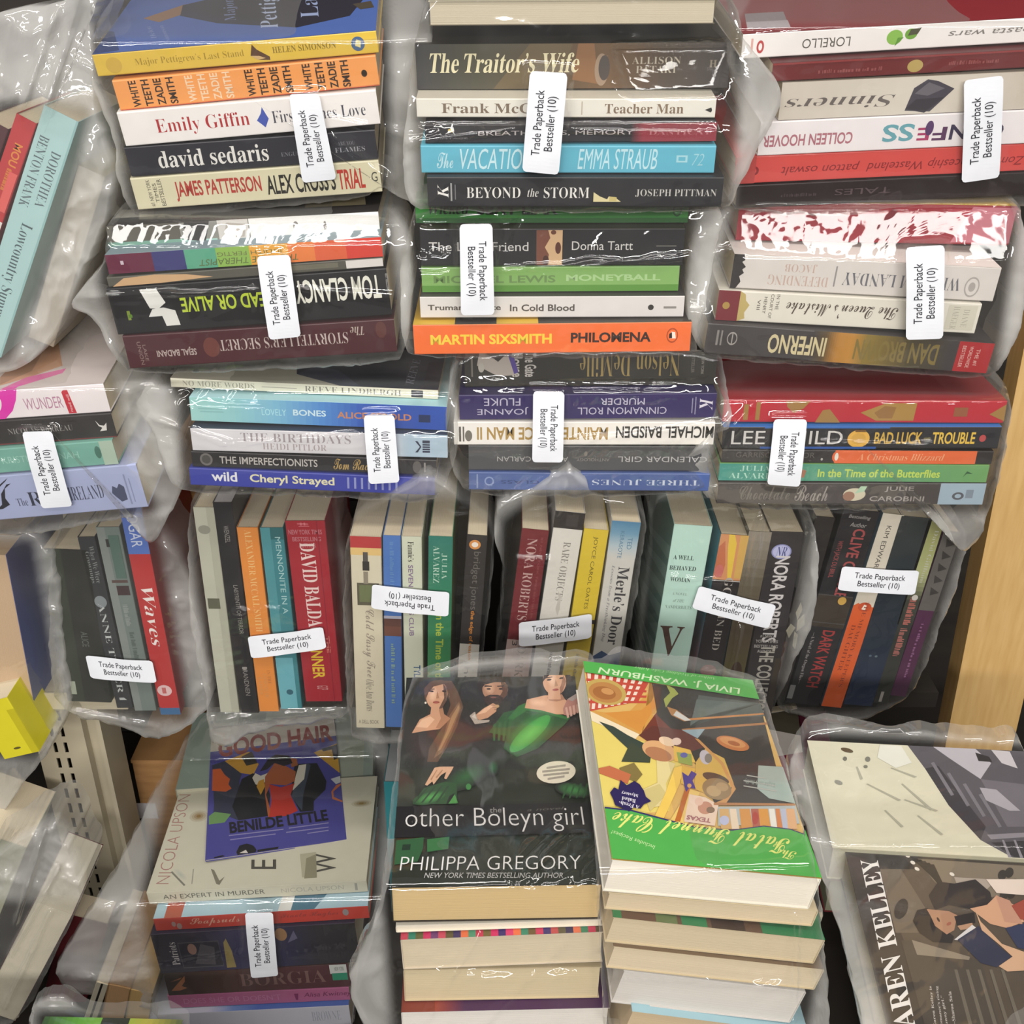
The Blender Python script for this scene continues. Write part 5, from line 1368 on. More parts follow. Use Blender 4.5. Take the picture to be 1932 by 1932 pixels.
GRN, LTX = '4ca44a', 'd8dc78'
fFa = stack(0.452, [
    bk((1157, 1902), (1160, 1990), (1490, 1944), (1485, 2030), 'c8b898', 'tan page block with a pale blue cover at the bottom of the right front stack', spine='right', pages='cbb695', top=[R('9cc0cc', 0, 1)], topcol='9cc0cc'),
    bk((1153, 1829), (1156, 1893), (1500, 1868), (1492, 1934), 'd0ccc8', 'pale grey page block above the pale blue cover in the right front stack', spine='right', pages='d6d0ca', topcol='d8d4d0'),
    bk((1146, 1785), (1143, 1827), (1539, 1826), (1541, 1872), 'c8b898', 'cream page block under a brown shadow line in the right front stack', spine='right', pages='d8c8ac', topcol='6c5844'),
    bk((1142, 1728), (1142, 1779), (1539, 1772), (1540, 1820), 'c8b898', 'page block with a green and brown striped cover in the right front stack', spine='right', pages='d2c2a4', top=[R('5c4434', 0, 1), R('2c7044', 0, .04), R('5c6c44', .2, .3), R('2c7448', .32, .44), R('3c2c24', .46, .62), R('2c7448', .7, 1)], topcol='5c4434'),
    bk((1139, 1683), (1142, 1721), (1533, 1718), (1536, 1753), 'c8b898', 'cream page block directly under the green covered paperback', spine='right', pages='d8c6a8'),
    bk((1138, 1620), (1139, 1682), (1530, 1656), (1532, 1717), 'dcd8cc', 'green covered mystery paperback with a kitchen picture, lying upside down', spine='right', pages='ece4d6', back=(1258, 1266), topcol=GRN, top=[
        R('cfa860', 0, 1),
        X('d8c468', (1106, 1350), (1200, 1395), (1290, 1420), (1262, 1530), (1135, 1540), (1120, 1440)), X('c89448', (1112, 1340), (1180, 1350), (1240, 1290), (1226, 1284), (1258, 1306), (1210, 1390)), X('c8883c', (1140, 1345), (1210, 1340), (1255, 1302), (1208, 1382)),
        X('b84838', (1106, 1268), (1224, 1288), (1204, 1324), (1112, 1342)), *[X('e0ccbc', (1108 + i * 14, 1270 + i * 2), (1115 + i * 14, 1271 + i * 2), (1110 + i * 12, 1340 - i * 2), (1104 + i * 12, 1340 - i * 2)) for i in range(8)], *[X('b84838', (1106, 1280 + i * 14), (1220, 1293 + i * 10), (1219, 1297 + i * 10), (1106, 1285 + i * 14)) for i in range(4)],
        EX('b89c54', 1142, 1306, 40, 24, 12), EX('b07c44', 1142, 1307, 32, 19, 12), EX('9c6434', 1140, 1308, 22, 12, 12), EX('c08c54', 1146, 1305, 12, 6, 12),
        X('e0d0b0', (1110, 1342), (1206, 1386), (1198, 1396), (1112, 1360)), X('6c3428', (1210, 1384), (1262, 1312), (1270, 1380), (1240, 1400)), X('2c2a26', (1230, 1290), (1440, 1320), (1470, 1470), (1500, 1520), (1350, 1520), (1290, 1400), (1240, 1350)),
        X('5c3028', (1205, 1388), (1230, 1370), (1300, 1380), (1330, 1410), (1300, 1420), (1230, 1405)), X('4c5450', (1318, 1312), (1438, 1328), (1446, 1352), (1302, 1358), (1302, 1372)), X('586460', (1314, 1320), (1420, 1328), (1330, 1352), (1302, 1370)), X('b87c44', (1300, 1356), (1440, 1346), (1441, 1349), (1300, 1360)), X('a06c3c', (1286, 1376), (1450, 1364), (1451, 1368), (1288, 1380)), X('8ca0a8', (1286, 1378), (1330, 1376), (1316, 1394)),
        X('98a04c', (1256, 1292), (1272, 1300), (1280, 1310), (1268, 1318), (1260, 1330), (1256, 1336), (1252, 1320), (1264, 1308)), X('a87848', (1258, 1334), (1276, 1340), (1304, 1360), (1290, 1362), (1266, 1350)), X('c8c8c4', (1276, 1342), (1304, 1360), (1292, 1361), (1270, 1350)),
        X('344038', (1130, 1362), (1158, 1372), (1184, 1388), (1216, 1404), (1220, 1420), (1196, 1424), (1170, 1400)), X('3c4434', (1172, 1438), (1190, 1400), (1228, 1426), (1226, 1440)), X('7c6c3c', (1168, 1450), (1196, 1440), (1212, 1462), (1200, 1476), (1174, 1468)), X('b86844', (1124, 1450), (1150, 1446), (1190, 1462), (1184, 1480), (1130, 1460)),
        X('d4c48c', (1238, 1430), (1274, 1442), (1256, 1480), (1262, 1520), (1226, 1525), (1210, 1492), (1240, 1478)), X('c4b478', (1212, 1492), (1244, 1480), (1258, 1500), (1226, 1532)),
        EX('d0a070', 1244, 1418, 34, 18, 18), EX('a87450', 1242, 1424, 26, 12, 18), EX('dcc0a0', 1258, 1400, 16, 8, 20), EX('d8c0b0', 1276, 1400, 9, 7), X('d8b04c', (1270, 1408), (1302, 1416), (1312, 1440), (1272, 1438)), X('8c9c4c', (1276, 1420), (1304, 1424), (1306, 1446), (1280, 1440)), EX('5c5c9c', 1290, 1426, 7, 5),
        X('c8a450', (1312, 1440), (1330, 1414), (1366, 1432), (1384, 1480), (1360, 1510), (1310, 1490)), EX('b8b0b8', 1330, 1430, 10, 14, -20), EX('7c746c', 1336, 1432, 7, 9), X('c08c50', (1310, 1394), (1318, 1396), (1364, 1440), (1388, 1490), (1370, 1516), (1345, 1518), (1368, 1508), (1380, 1488), (1360, 1444)), EX('4c3c2c', 1350, 1470, 26, 9, 18), EX('8c7450', 1352, 1490, 28, 20, 15), EX('b09468', 1346, 1494, 14, 10, 15), EX('a88c64', 1362, 1486, 12, 8, 15),
        EX('b8703c', 1382, 1404, 32, 12, 16), EX('c88c54', 1382, 1402, 25, 8, 16), EX('a05c30', 1384, 1404, 12, 4, 16),
        X('e0bc58', (1272, 1450), (1290, 1445), (1282, 1480), (1250, 1550), (1232, 1548), (1254, 1500)), X('d8b868', (1300, 1490), (1320, 1496), (1296, 1560), (1260, 1556)), X('b0642c', (1296, 1478), (1304, 1482), (1282, 1554), (1272, 1552)), X('d0a848', (1286, 1446), (1312, 1452), (1300, 1486), (1284, 1480)),
        X('3c3484', (1286, 1458), (1298, 1466), (1304, 1456), (1314, 1462), (1306, 1474), (1312, 1490), (1300, 1488), (1294, 1496), (1290, 1482)), EX('c89c5c', 1300, 1484, 4, 4),
        X('dcc4b0', (1300, 1500), (1330, 1506), (1355, 1520), (1348, 1560), (1290, 1552)), EX('b8846c', 1330, 1526, 14, 12), EX('7c6450', 1340, 1530, 8, 6), EX('d8b4a0', 1318, 1514, 8, 8),
        X('98a8a0', (1430, 1446), (1490, 1450), (1500, 1518), (1450, 1508), (1428, 1490)), X('a87448', (1346, 1516), (1498, 1518), (1499, 1522), (1346, 1521)), X('a8b0b0', (1354, 1524), (1500, 1522), (1508, 1556), (1354, 1560)), *[X(c_, (x_, 1528), (x_ + w_, 1528), (x_ + w_ + 6, 1566), (x_ + 4, 1566)) for x_, w_, c_ in ((1356, 18, 'c8a068'), (1376, 12, 'dcc8b0'), (1394, 20, 'c88c48'), (1416, 14, 'a85848'), (1430, 18, 'd0903c'), (1450, 10, 'e0dcd4'), (1462, 8, 'c87840'), (1472, 10, 'b0b4c8'), (1482, 16, 'd4a478'))], EX('b0b4d0', 1366, 1550, 9, 9), EX('a83c34', 1424, 1546, 6, 12),
        *[X('a8a8a0', (a, b), (c, d), (c, d + 2), (a, b + 2)) for a, b, c, d in ((1408, 1464, 1444, 1470), (1402, 1474, 1462, 1484), (1402, 1484, 1464, 1494))], TX('Light and fluffy', 'f', '8c9890', (1462, 1478), (1404, 1470), (1461, 1488)),
        TX('TEXAS', 'b', '9c5c64', (1341, 1547), (1296, 1540), (1339, 1555)),
        X('2c2a5c', (1133, 1524), (1190, 1530), (1250, 1546), (1310, 1562), (1380, 1568), (1440, 1560), (1490, 1566), (1515, 1575), (1640, 1578), (1640, 1620), (1100, 1600), (1100, 1524)),
        X(GRN, (1133, 1527), (1190, 1533), (1250, 1549), (1310, 1564), (1380, 1570), (1440, 1562), (1490, 1568), (1515, 1577), (1640, 1580), (1640, 1760), (1100, 1760), (1100, 1640)),
        X(GRN, (1095, 1238), (1430, 1284), (1436, 1322), (1100, 1270)),
        X('241c50', (1150, 1498), (1158, 1488), (1166, 1492), (1170, 1474), (1182, 1484), (1196, 1476), (1206, 1482), (1214, 1494), (1218, 1506), (1228, 1514), (1214, 1520), (1208, 1528), (1194, 1526), (1186, 1534), (1172, 1526), (1160, 1522), (1156, 1510)),
        TX('A Fresh-', 'F', 'd8d4dc', (1206, 1523), (1168, 1513), (1204, 1530)), TX('Baked', 'F', 'd8d4dc', (1199, 1511), (1173, 1505), (1198, 1518)), TX('Mystery', 'F', 'd8d4dc', (1204, 1500), (1172, 1494), (1203, 1507)),
        TX('LIVIA J. WASHBURN', 'm', 'c8dcb4', (1396, 1298), (1132, 1258), (1394, 1312)), TX('Author of Wedding Cake Killer', 'i', '9cc890', (1352, 1280), (1196, 1258), (1351, 1286)),
        TX('Fatal Funnel Cake', 'c', LTX, (1490, 1586), (1160, 1534), (1482, 1616)), TX('The', 'c', LTX, (1502, 1610), (1466, 1604), (1499, 1626)), TX('Includes Recipes!', 'n', 'b8dc9c', (1236, 1596), (1154, 1566), (1234, 1606)),
    ]),
], G20, lean=2, yaw=2, bmax=0.03, depth=0.17)

# ================================================================ lower level, right: the bag with the two large covers
G21 = 'paperbacks in the bag at the lower right corner'
zK = 1.6 - 0.535
fK = Frame((0.2, 0.35, zK))
fK.rows.append((-2, 2, 0.0, -1, 1))


def flatbook(z, tl, tr, bl, thick, *a, **kw):
    fr = Frame((0.2, 0.35, z))
    A0, B0, C0 = (Vector(fr.on_top(p, 0)) for p in (tl, tr, bl))
    ex = (B0 - A0).normalized()
    ey = Vector((-ex.y, ex.x))
    d = (A0 - C0).dot(ey)
    w = (B0 - A0).length
    bl2, br2 = A0 - ey * d, B0 - ey * d
    X3, Y3 = Vector((ex.x, ex.y, 0)), Vector((ey.x, ey.y, 0))
    mid = (bl2 + br2) / 2
    org = fr.world(mid.x, mid.y, -thick)
    M = Matrix(((X3.x, Y3.x, 0, org.x), (X3.y, Y3.y, 0, org.y), (0, 0, 1, org.z), (0, 0, 0, 1)))
    return paperback(M, (w, d, thick - 0.0004), *a, **kw), M, w, d


CRM = 'd8d4bc'
oK2, MK2, wK2, dK2 = flatbook(zK + 0.004, (1523, 1396), (2010, 1421), (1626, 1601), 0.028, 'right', CRM, 'cream paperback cover with a grey balcony photo in the lower right bag', G21, top=[
    R(CRM, 0, 1), X('55525a', (1712, 1405), (1790, 1408), (2000, 1416), (2000, 1625), (1910, 1618), (1850, 1585), (1790, 1520), (1745, 1450)), X('b8b4bc', (1760, 1408), (1840, 1412), (1870, 1440), (1850, 1470), (1790, 1430)), X('34323a', (1745, 1450), (1770, 1445), (1860, 1560), (1850, 1585), (1790, 1520)), X('c4c0c4', (1870, 1415), (1905, 1418), (1920, 1450), (1890, 1440)), X('6c6870', (1850, 1470), (1932, 1480), (1960, 1560), (1900, 1560)), X('26252b', (1840, 1420), (1866, 1428), (1872, 1438), (1846, 1436)), X('a8a4ac', (1848, 1486), (1880, 1490), (1925, 1530), (1905, 1530), (1860, 1510)), X('8c8890', (1862, 1575), (1990, 1568), (1990, 1576), (1870, 1584)), X('2c2a30', (1870, 1590), (1990, 1584), (1990, 1622), (1915, 1618)), *[X('8c8890', (1890 + 22 * i, 1585), (1894 + 22 * i, 1585), (1910 + 22 * i, 1622), (1904 + 22 * i, 1622)) for i in range(5)], *[X('77747c', (1756 + 30 * i, 1440 + 20 * i), (1762 + 30 * i, 1438 + 20 * i), (1800 + 30 * i, 1500 + 20 * i), (1794 + 30 * i, 1502 + 20 * i)) for i in range(4)],
    EX('5c4c34', 1598, 1416, 12, 4, 15), EX('6c6c60', 1594, 1432, 4, 4), EX('7c7c70', 1637, 1433, 5, 5), EX('7c7c70', 1633, 1447, 4, 3), EX('8c8c80', 1582, 1477, 8, 4, 20),
    *[X('aaa896', (a, b), (a + 3, b - 1), (c, d), (c - 5, d + 2)) for a, b, c, d in ((1634, 1480, 1700, 1510), (1680, 1450, 1730, 1466), (1668, 1530, 1705, 1560), (1700, 1480, 1760, 1528), (1705, 1510, 1770, 1530), (1730, 1540, 1780, 1575), (1615, 1448, 1628, 1470))], X('e4e4d8', (1660, 1406), (1700, 1408), (1720, 1440), (1690, 1450), (1655, 1430)),
], pages='b8b49c', topcol=CRM, axis='x')
oK1, MK1, wK1, dK1 = flatbook(zK, (1595, 1607), (2090, 1638), (1707, 1990), 0.024, 'right', '2a2624', 'dark romance paperback cover with a couple and tall white serif capitals', G21, top=[
    R('3c3632', 0, 1), X('54493e', (1665, 1625), (1932, 1632), (1990, 1990), (1790, 1990), (1700, 1760)), X('6c6052', (1660, 1640), (1700, 1640), (1750, 1720), (1742, 1760), (1690, 1760)), X('7c7060', (1730, 1620), (1990, 1638), (1990, 1680), (1800, 1700), (1760, 1660)), X('a89c90', (1800, 1655), (1880, 1660), (1850, 1690), (1810, 1680)), X('2a2624', (1597, 1610), (1700, 1612), (1730, 1640), (1680, 1640)),
    *[X('26221f', (1716 + 8 * i, 1616 + 3 * i), (1722 + 8 * i, 1616 + 3 * i), (1770 + 4 * i, 1660 + 6 * i), (1764 + 4 * i, 1660 + 6 * i)) for i in range(6)], *[EX('2c2824', 1900 + 14 * math.cos(a), 1668 + 22 * math.sin(a), 8, 10, 20) for a in range(6)], EX('7c7060', 1906, 1668, 5, 8), *[EX('e0d8cc', x_, y_, 5, 3, 30) for x_, y_ in ((1712, 1615), (1722, 1628), (1730, 1640), (1796, 1650))],
    X('4c443c', (1700, 1775), (1735, 1775), (1765, 1800), (1850, 1810), (1900, 1990), (1760, 1990)), X('8c8070', (1720, 1774), (1830, 1806), (1828, 1812), (1730, 1802)), *[X('6c6458', (1800 + 22 * i, 1830), (1806 + 22 * i, 1830), (1850 + 24 * i, 1990), (1842 + 24 * i, 1990)) for i in range(5)],
    X('221c20', (1752, 1690), (1770, 1664), (1800, 1668), (1840, 1660), (1868, 1684), (1874, 1712), (1830, 1716), (1790, 1708), (1764, 1718)), X(SK, (1830, 1715), (1862, 1708), (1880, 1690), (1920, 1712), (1932, 1740), (1900, 1752), (1868, 1744)), X('c09078', (1878, 1690), (1905, 1700), (1930, 1745), (1895, 1740)),
    X('241e20', (1722, 1738), (1730, 1718), (1750, 1714), (1764, 1740), (1800, 1768), (1796, 1780), (1760, 1778), (1734, 1760)), X('b08468', (1748, 1716), (1790, 1720), (1806, 1728), (1800, 1756), (1786, 1764), (1764, 1748), (1756, 1730)), EX('3c2420', 1770, 1736, 5, 2, 60), EX('a0604c', 1790, 1744, 3, 5, 60), X('221c20', (1800, 1730), (1838, 1722), (1840, 1742), (1806, 1748)), X('b48c70', (1806, 1748), (1834, 1742), (1836, 1752), (1812, 1756)),
    X('d8d4d4', (1800, 1774), (1834, 1746), (1842, 1752), (1812, 1776)), X('2c3048', (1806, 1774), (1846, 1748), (1884, 1786), (1908, 1806), (1880, 1826), (1850, 1818)), X('d0a888', (1838, 1714), (1850, 1740), (1890, 1782), (1940, 1800), (1940, 1832), (1900, 1834), (1884, 1824), (1910, 1806), (1886, 1784), (1852, 1756)), X('2c3454', (1896, 1752), (1990, 1730), (1990, 1800), (1920, 1790)), X('9c4434', (1908, 1710), (1932, 1698), (1990, 1720), (1990, 1740), (1925, 1736)), X('e0d0c4', (1860, 1660), (1932, 1660), (1932, 1690), (1880, 1686)), EX('241e1e', 1700, 1716, 12, 20, 20),
    TX('KAREN KELLEY', 'F', 'e8e4e0', (1737, 1976), (1655, 1618), (1698, 1986)),
    *[TX(t_, 'F', 'c8c0b8', (x_, 1940), (x_ - 10, y_), (x_ - 6, 1940)) for t_, x_, y_ in (('Karen Kelley is', 1768, 1862), ('romance’s rising', 1780, 1862), ('funny girl.”', 1790, 1880), ('—Sharon Sala', 1804, 1872))],
], pages='b0a890', topcol='3c3632')
for (MM, w_, d_, zt, th, col_, lab_) in ((MK2, wK2, dK2, zK + 0.004 - 0.0285, 0.03, '7c3038', 'red edged paperback under the balcony cover in the lower right bag'), (MK1, wK1, dK1, zK - 0.0245, 0.032, 'a8b4b8', 'pale paperback under the dark romance cover in the lower right bag')):
    M2 = MM.copy()
    M2.translation.z = zt - th
    paperback(M2, (w_ - 0.004, d_ - 0.003, th - 0.0004), 'right', col_, lab_, G21, pages='a8a890', topcol='c0bca8')

# bits of books seen in the gaps
gK = 'books glimpsed in the gaps of the lower level'
standing(0.835, [
    dict(q=((1448, 1345), (1500, 1340), (1535, 1560), (1470, 1560)), col='c4bcb4', label='white and magenta paperback in the gap beside the green cover', d=0.09,
         items=(P('4c4638', (0, 0), (.12, 0), (.22, 1), (0, 1)), R('7c1840', .36, .62), R('1c1c22', .58, .80), R('d0c8c8', .68, .72, .1, .8)), botcol='5c1830', topcol='7c1840'),
    dict(q=((1502, 1342), (1562, 1350), (1590, 1560), (1540, 1560)), col='6c1838', label='crimson paperback in the dark gap behind the balcony cover', d=0.09, b=0.03),
    dict(q=((722, 1478), (758, 1472), (766, 1720), (742, 1722)), col='2c7c84', label='teal paperback in the narrow gap left of the movie cover', d=0.08, pages='a0a4a4'),
], gK)
G22 = 'books in the bag at the lower left corner'
fBL = standing(0.745, [
    dict(q=((62, 1716), (140, 1711), (39, 1916), (-50, 1918)), col='4c1c20', label='thick leaning paperback with pale pages and a maroon cover', spine='back', pages='c8c0ac', topcol='3c1418', botcol='3c1418', d=0.09),
    dict(q=((142, 1722), (182, 1745), (150, 1950), (60, 1950)), col='5c1c22', label='dark maroon paperback standing right of the leaning page block', b=0.05, d=0.03),
    dict(q=((-90, 1584), (62, 1573), (0, 1740), (-150, 1740)), col='9a9c84', label='sage green paperback behind the clear film at the lower left', b=0.05, d=0.08),
    dict(q=((181, 1852), (205, 1860), (172, 1955), (148, 1950)), col='b4ac98', label='pale paperback with a black spine stripe standing beside tan page blocks', items=(R('1c1a18', 0, 1, .40, .58),), d=0.12),
    dict(q=((207, 1860), (243, 1864), (228, 1956), (180, 1955)), col='8c6c4c', label='tan page block standing right of the pale striped paperback', spine='back', pages='b08c64', d=0.12),
    dict(q=((244, 1864), (288, 1878), (278, 1960), (230, 1957)), col='8c7c54', label='ochre page block standing left of the pink spine', spine='back', pages='bc9c68', d=0.12),
], G22)
zG = 0.85
fGr = Frame((-0.3, 0.42, zG))
fGr.rows.append((-2, 2, 0.0, -1, 1))
flatbook(zG, (85, 1917), (345, 1923), (40, 2060), 0.03, 'front', '5c9038', 'green and yellow cover edge at the very bottom of the photo', 'books at the bottom edge', (), [G(('2c4c28', '5ca034', '7cb43c', 'b0a83c', '4c5c34'), 0, 1), R('1c2418', .42, .62, .9, 1)], topcol='5c9038')

# low table under the front stacks and the lower right bag
zt = min(o.matrix_world.translation.z for o in bpy.data.objects if o.get('group') in (G20, G21) )
o = empty('display_table', Matrix.Translation((0.2, 0.45, zt - 0.004)))
tag(o, 'low table carrying the front stacks', 'table')
m = MB(); m.box((-0.268, -0.35, -0.03), (0.42, 0.17, -0.0008), '777'+'777'); m.build('table_top', M_DARK, o)
for sx in (-0.24, 0.39):
    for sy in (-0.32, 0.14):
        m = MB(); m.box((sx - .02, sy - .02, -zt + 0.0045), (sx + .02, sy + .02, -0.03), '777'+'777'); m.build('leg', M_DARK, o)

o = empty('low_table', Matrix.Translation((-0.35, 0.35, zG - 0.0305)))
tag(o, 'small low table under the green cover edge', 'table')
m = MB(); m.box((-0.14, -0.2, -0.03), (0.12, 0.16, -0.0008), '777777'); m.build('table_top', M_DARK, o)
for sx in (-0.12, 0.10):
    for sy in (-0.18, 0.14):
        m = MB(); m.box((sx - .02, sy - .02, 0.0305 - zG + 0.0005), (sx + .02, sy + .02, -0.03), '777777'); m.build('leg', M_DARK, o)

# ================================================================ the plastic bags and their stickers
bag('clear bag around the topmost left stack with the yellow spine', fS1L,
    [(190, 20), (330, -30), (560, -40), (730, -40), (800, 5), (818, 90), (800, 180), (808, 260), (802, 330), (792, 392), (762, 378), (724, 352), (690, 372), (500, 392), (262, 412), (236, 380), (215, 330), (222, 260), (185, 200), (166, 110)],
    [(176, 104), (190, 4), (712, -30), (716, 60), (722, 358), (262, 396), (230, 214)], [((571, 345), (545, 178), (602, 176), (635, 338))], seed=1, phi=25, tops=fS1L.top, milk=(0.02, 0.50), slope=0.3, seam=[((560, 210), (800, 262), 0.006), ((600, 235), (740, 345), 0.005)], back=(0.03, 0.07))
bag('clear bag at the upper left edge holding leaning books', fL1,
    [(-60, 40), (30, 18), (110, 8), (150, -25), (186, -20), (170, 60), (178, 140), (180, 215), (215, 320), (205, 400), (160, 500), (120, 600), (60, 690), (-60, 720)],
    [(-80, 222), (30, 214), (150, 218), (100, 420), (8, 670), (-80, 670)], seed=2, phi=70, milk=(0.045, 0.50), slope=0.25, crumple=0.008, seam=[((150, -10), (85, 215), 0.008), ((110, 10), (40, 210), 0.006)])
bag('clear bag around the top centre stack of dark and white spines', fS1C,
    [(790, 40), (830, -15), (1100, -40), (1330, -40), (1392, 5), (1400, 80), (1450, 130), (1482, 185), (1440, 260), (1400, 340), (1372, 398), (1100, 402), (800, 398), (768, 380), (758, 300), (768, 220), (778, 120)],
    [(784, 84), (800, -30), (1370, -35), (1388, 78), (1365, 390), (808, 390)], [((985, 323), (1000, 134), (1071, 138), (1054, 330))], seed=3, phi=30, milk=(0.02, 0.52), slope=0.3,
    glare=[([(1150, 80), (1400, 76), (1360, 180), (1180, 185)], 0.0005, 0.75), ([(784, 218), (1360, 218), (1360, 240), (784, 240)], 0.0006, 0.6)], seam=[((760, 270), (1010, 238), 0.004), ((1000, 242), (1400, 250), 0.003)])
bag('clear bag at the upper right corner around red and white spines', fS1R,
    [(1392, 25), (1450, -40), (1990, -40), (1990, 380), (1880, 395), (1600, 408), (1440, 402), (1372, 392), (1388, 330), (1412, 250), (1388, 180), (1380, 110)],
    [(1392, 66), (1440, -30), (1985, -35), (1985, 366), (1400, 394), (1420, 230)], [((1814, 345), (1819, 152), (1893, 142), (1885, 335))], seed=4, phi=60, tops=fS1R.top, milk=(0.02, 0.50), slope=0.3, seam=[((1385, 80), (1480, 160), 0.006), ((1470, 165), (1380, 330), 0.006)])
bag('clear bag around the stack with the rainbow coloured spine', fS2L,
    [(205, 400), (300, 388), (700, 360), (735, 395), (772, 440), (778, 560), (768, 650), (750, 684), (600, 694), (250, 708), (212, 672), (180, 600), (128, 578), (160, 540), (196, 500)],
    [(205, 405), (712, 375), (728, 500), (750, 665), (250, 698), (204, 540)], [((508, 641), (484, 484), (547, 480), (568, 635))], seed=5, phi=22, milk=(0.022, 0.48), tops=fS2L.top, slope=0.3,
    glare=[([(200, 410), (728, 385), (730, 460), (450, 485), (200, 505)], 0.0007, 0.85)], seam=[((165, 560), (330, 552), 0.004), ((320, 556), (490, 548), 0.004), ((560, 545), (745, 560), 0.003)])
bag('clear bag around the middle stack with the orange spine', fS2C,
    [(780, 405), (1000, 400), (1300, 398), (1372, 395), (1345, 480), (1335, 560), (1312, 640), (1316, 672), (1000, 676), (775, 676), (758, 640), (752, 540), (768, 460)],
    [(782, 405), (1299, 402), (1290, 500), (1306, 664), (781, 670), (790, 500)], [((929, 422), (933, 594), (870, 595), (867, 423))], seed=6, phi=30, milk=(0.02, 0.54), slope=0.3,
    glare=[([(784, 405), (980, 410), (960, 470), (784, 480)], 0.0008, 0.85), ([(1000, 430), (1290, 430), (1290, 560), (1000, 560)], 0.0005)], seam=[((790, 520), (1010, 508), 0.003), ((1000, 505), (1300, 485), 0.003)])
bag('clear bag with strong white glare around the right middle stack', fS2R,
    [(1385, 392), (1500, 375), (1900, 352), (1930, 400), (1938, 500), (1932, 600), (1892, 692), (1864, 716), (1500, 690), (1325, 672), (1300, 620), (1296, 540), (1306, 450)],
    [(1396, 390), (1912, 385), (1890, 520), (1864, 705), (1330, 664), (1364, 546)], [((1709, 641), (1709, 467), (1782, 462), (1779, 639))], seed=7, phi=12, milk=(0.022, 0.48), tops=fS2R.top, slope=0.3,
    glare=[([(1380, 380), (1920, 380), (1910, 500), (1640, 500), (1380, 485)], 0.0007, 0.85)], seam=[((1296, 480), (1400, 470), 0.006)])
bag('clear bag around the stack with the royal blue spine', fS3L,
    [(300, 705), (500, 690), (830, 715), (862, 740), (862, 850), (846, 910), (815, 950), (600, 936), (350, 930), (318, 905), (290, 810), (250, 770), (286, 715)],
    [(322, 700), (828, 715), (844, 860), (818, 934), (358, 918), (352, 750)], [((696, 913), (686, 784), (744, 783), (754, 910))], seed=8, phi=40, milk=(0.022, 0.45), tops=fS3L.top, slope=0.3,
    glare=[([(320, 700), (500, 706), (500, 770), (330, 765)], 0.0006, 0.7)], seam=[((290, 790), (430, 838), 0.005), ((420, 838), (690, 822), 0.004), ((690, 822), (860, 830), 0.003)])
bag('clear bag around the stack with the deep purple spine', fS3C,
    [(852, 690), (900, 668), (1360, 662), (1372, 740), (1385, 800), (1330, 830), (1288, 870), (1345, 930), (1100, 938), (876, 934), (852, 880), (840, 800)],
    [(877, 668), (1352, 662), (1352, 795), (1338, 926), (885, 926), (856, 820)], [((1065, 739), (1062, 873), (1004, 872), (1006, 738))], seed=9, phi=40, milk=(0.02, 0.52), slope=0.3,
    glare=[([(880, 715), (1350, 712), (1350, 740), (880, 742)], 0.0005, 0.8), ([(1060, 820), (1340, 800), (1340, 850), (1060, 850)], 0.0008)], seam=[((1060, 835), (1360, 800), 0.004), ((880, 724), (1352, 726), 0.003)])
bag('clear bag around the stack with the wide scarlet spine', fS3R,
    [(1352, 760), (1385, 725), (1600, 704), (1890, 704), (1912, 770), (1890, 880), (1866, 960), (1850, 1010), (1815, 1050), (1790, 1005), (1772, 962), (1600, 962), (1350, 960), (1286, 872), (1326, 828)],
    [(1365, 720), (1902, 715), (1888, 800), (1860, 952), (1354, 952), (1360, 850)], [((1523, 791), (1509, 919), (1447, 914), (1460, 791))], seed=10, phi=30, milk=(0.02, 0.42), tops=fS3R.top, slope=0.3, seam=[((1330, 870), (1420, 762), 0.005), ((1560, 835), (1890, 845), 0.003), ((1286, 868), (1400, 790), 0.004)])
bag('clear bag at the left edge around the lavender spine', fSL3,
    [(-60, 730), (30, 650), (120, 612), (230, 665), (300, 720), (332, 850), (346, 920), (320, 970), (292, 1024), (270, 1018), (255, 972), (150, 992), (60, 1008), (-60, 1012)],
    [(-80, 760), (-20, 690), (110, 650), (200, 722), (226, 877), (278, 953), (-80, 1000)], [((79, 959), (41, 815), (98, 813), (137, 955))], seed=11, phi=50, milk=(0.02, 0.42), tops=fSL3.top, slope=0.3, seam=[((0, 872), (60, 882), 0.003)])
bag('clear bag of upright books left of the cardboard carton', fA,
    [(98, 1000), (180, 968), (290, 985), (345, 1060), (388, 1240), (402, 1330), (350, 1376), (285, 1400), (232, 1372), (130, 1350), (98, 1310), (92, 1150)],
    [(101, 1015), (227, 940), (270, 940), (343, 1346), (250, 1338), (120, 1322)], [((161, 1236), (287, 1247), (296, 1288), (171, 1279))], seed=12, phi=80, milk=(0.04, 0.42), slope=0.45, seam=[((130, 1342), (300, 1372), 0.006)])
bag('clear bag of upright books with the deep red one at its right', fB,
    [(366, 935), (460, 922), (620, 922), (640, 1000), (672, 1330), (640, 1356), (480, 1378), (430, 1414), (396, 1404), (390, 1330), (362, 1200), (352, 1000)],
    [(366, 955), (440, 940), (622, 935), (647, 1324), (488, 1344), (416, 1342)], [((467, 1201), (609, 1183), (616, 1223), (474, 1242))], seed=13, phi=80, milk=(0.02, 0.38), slope=0.45, seam=[((440, 1155), (530, 1148), 0.003), ((400, 1360), (640, 1340), 0.005)])
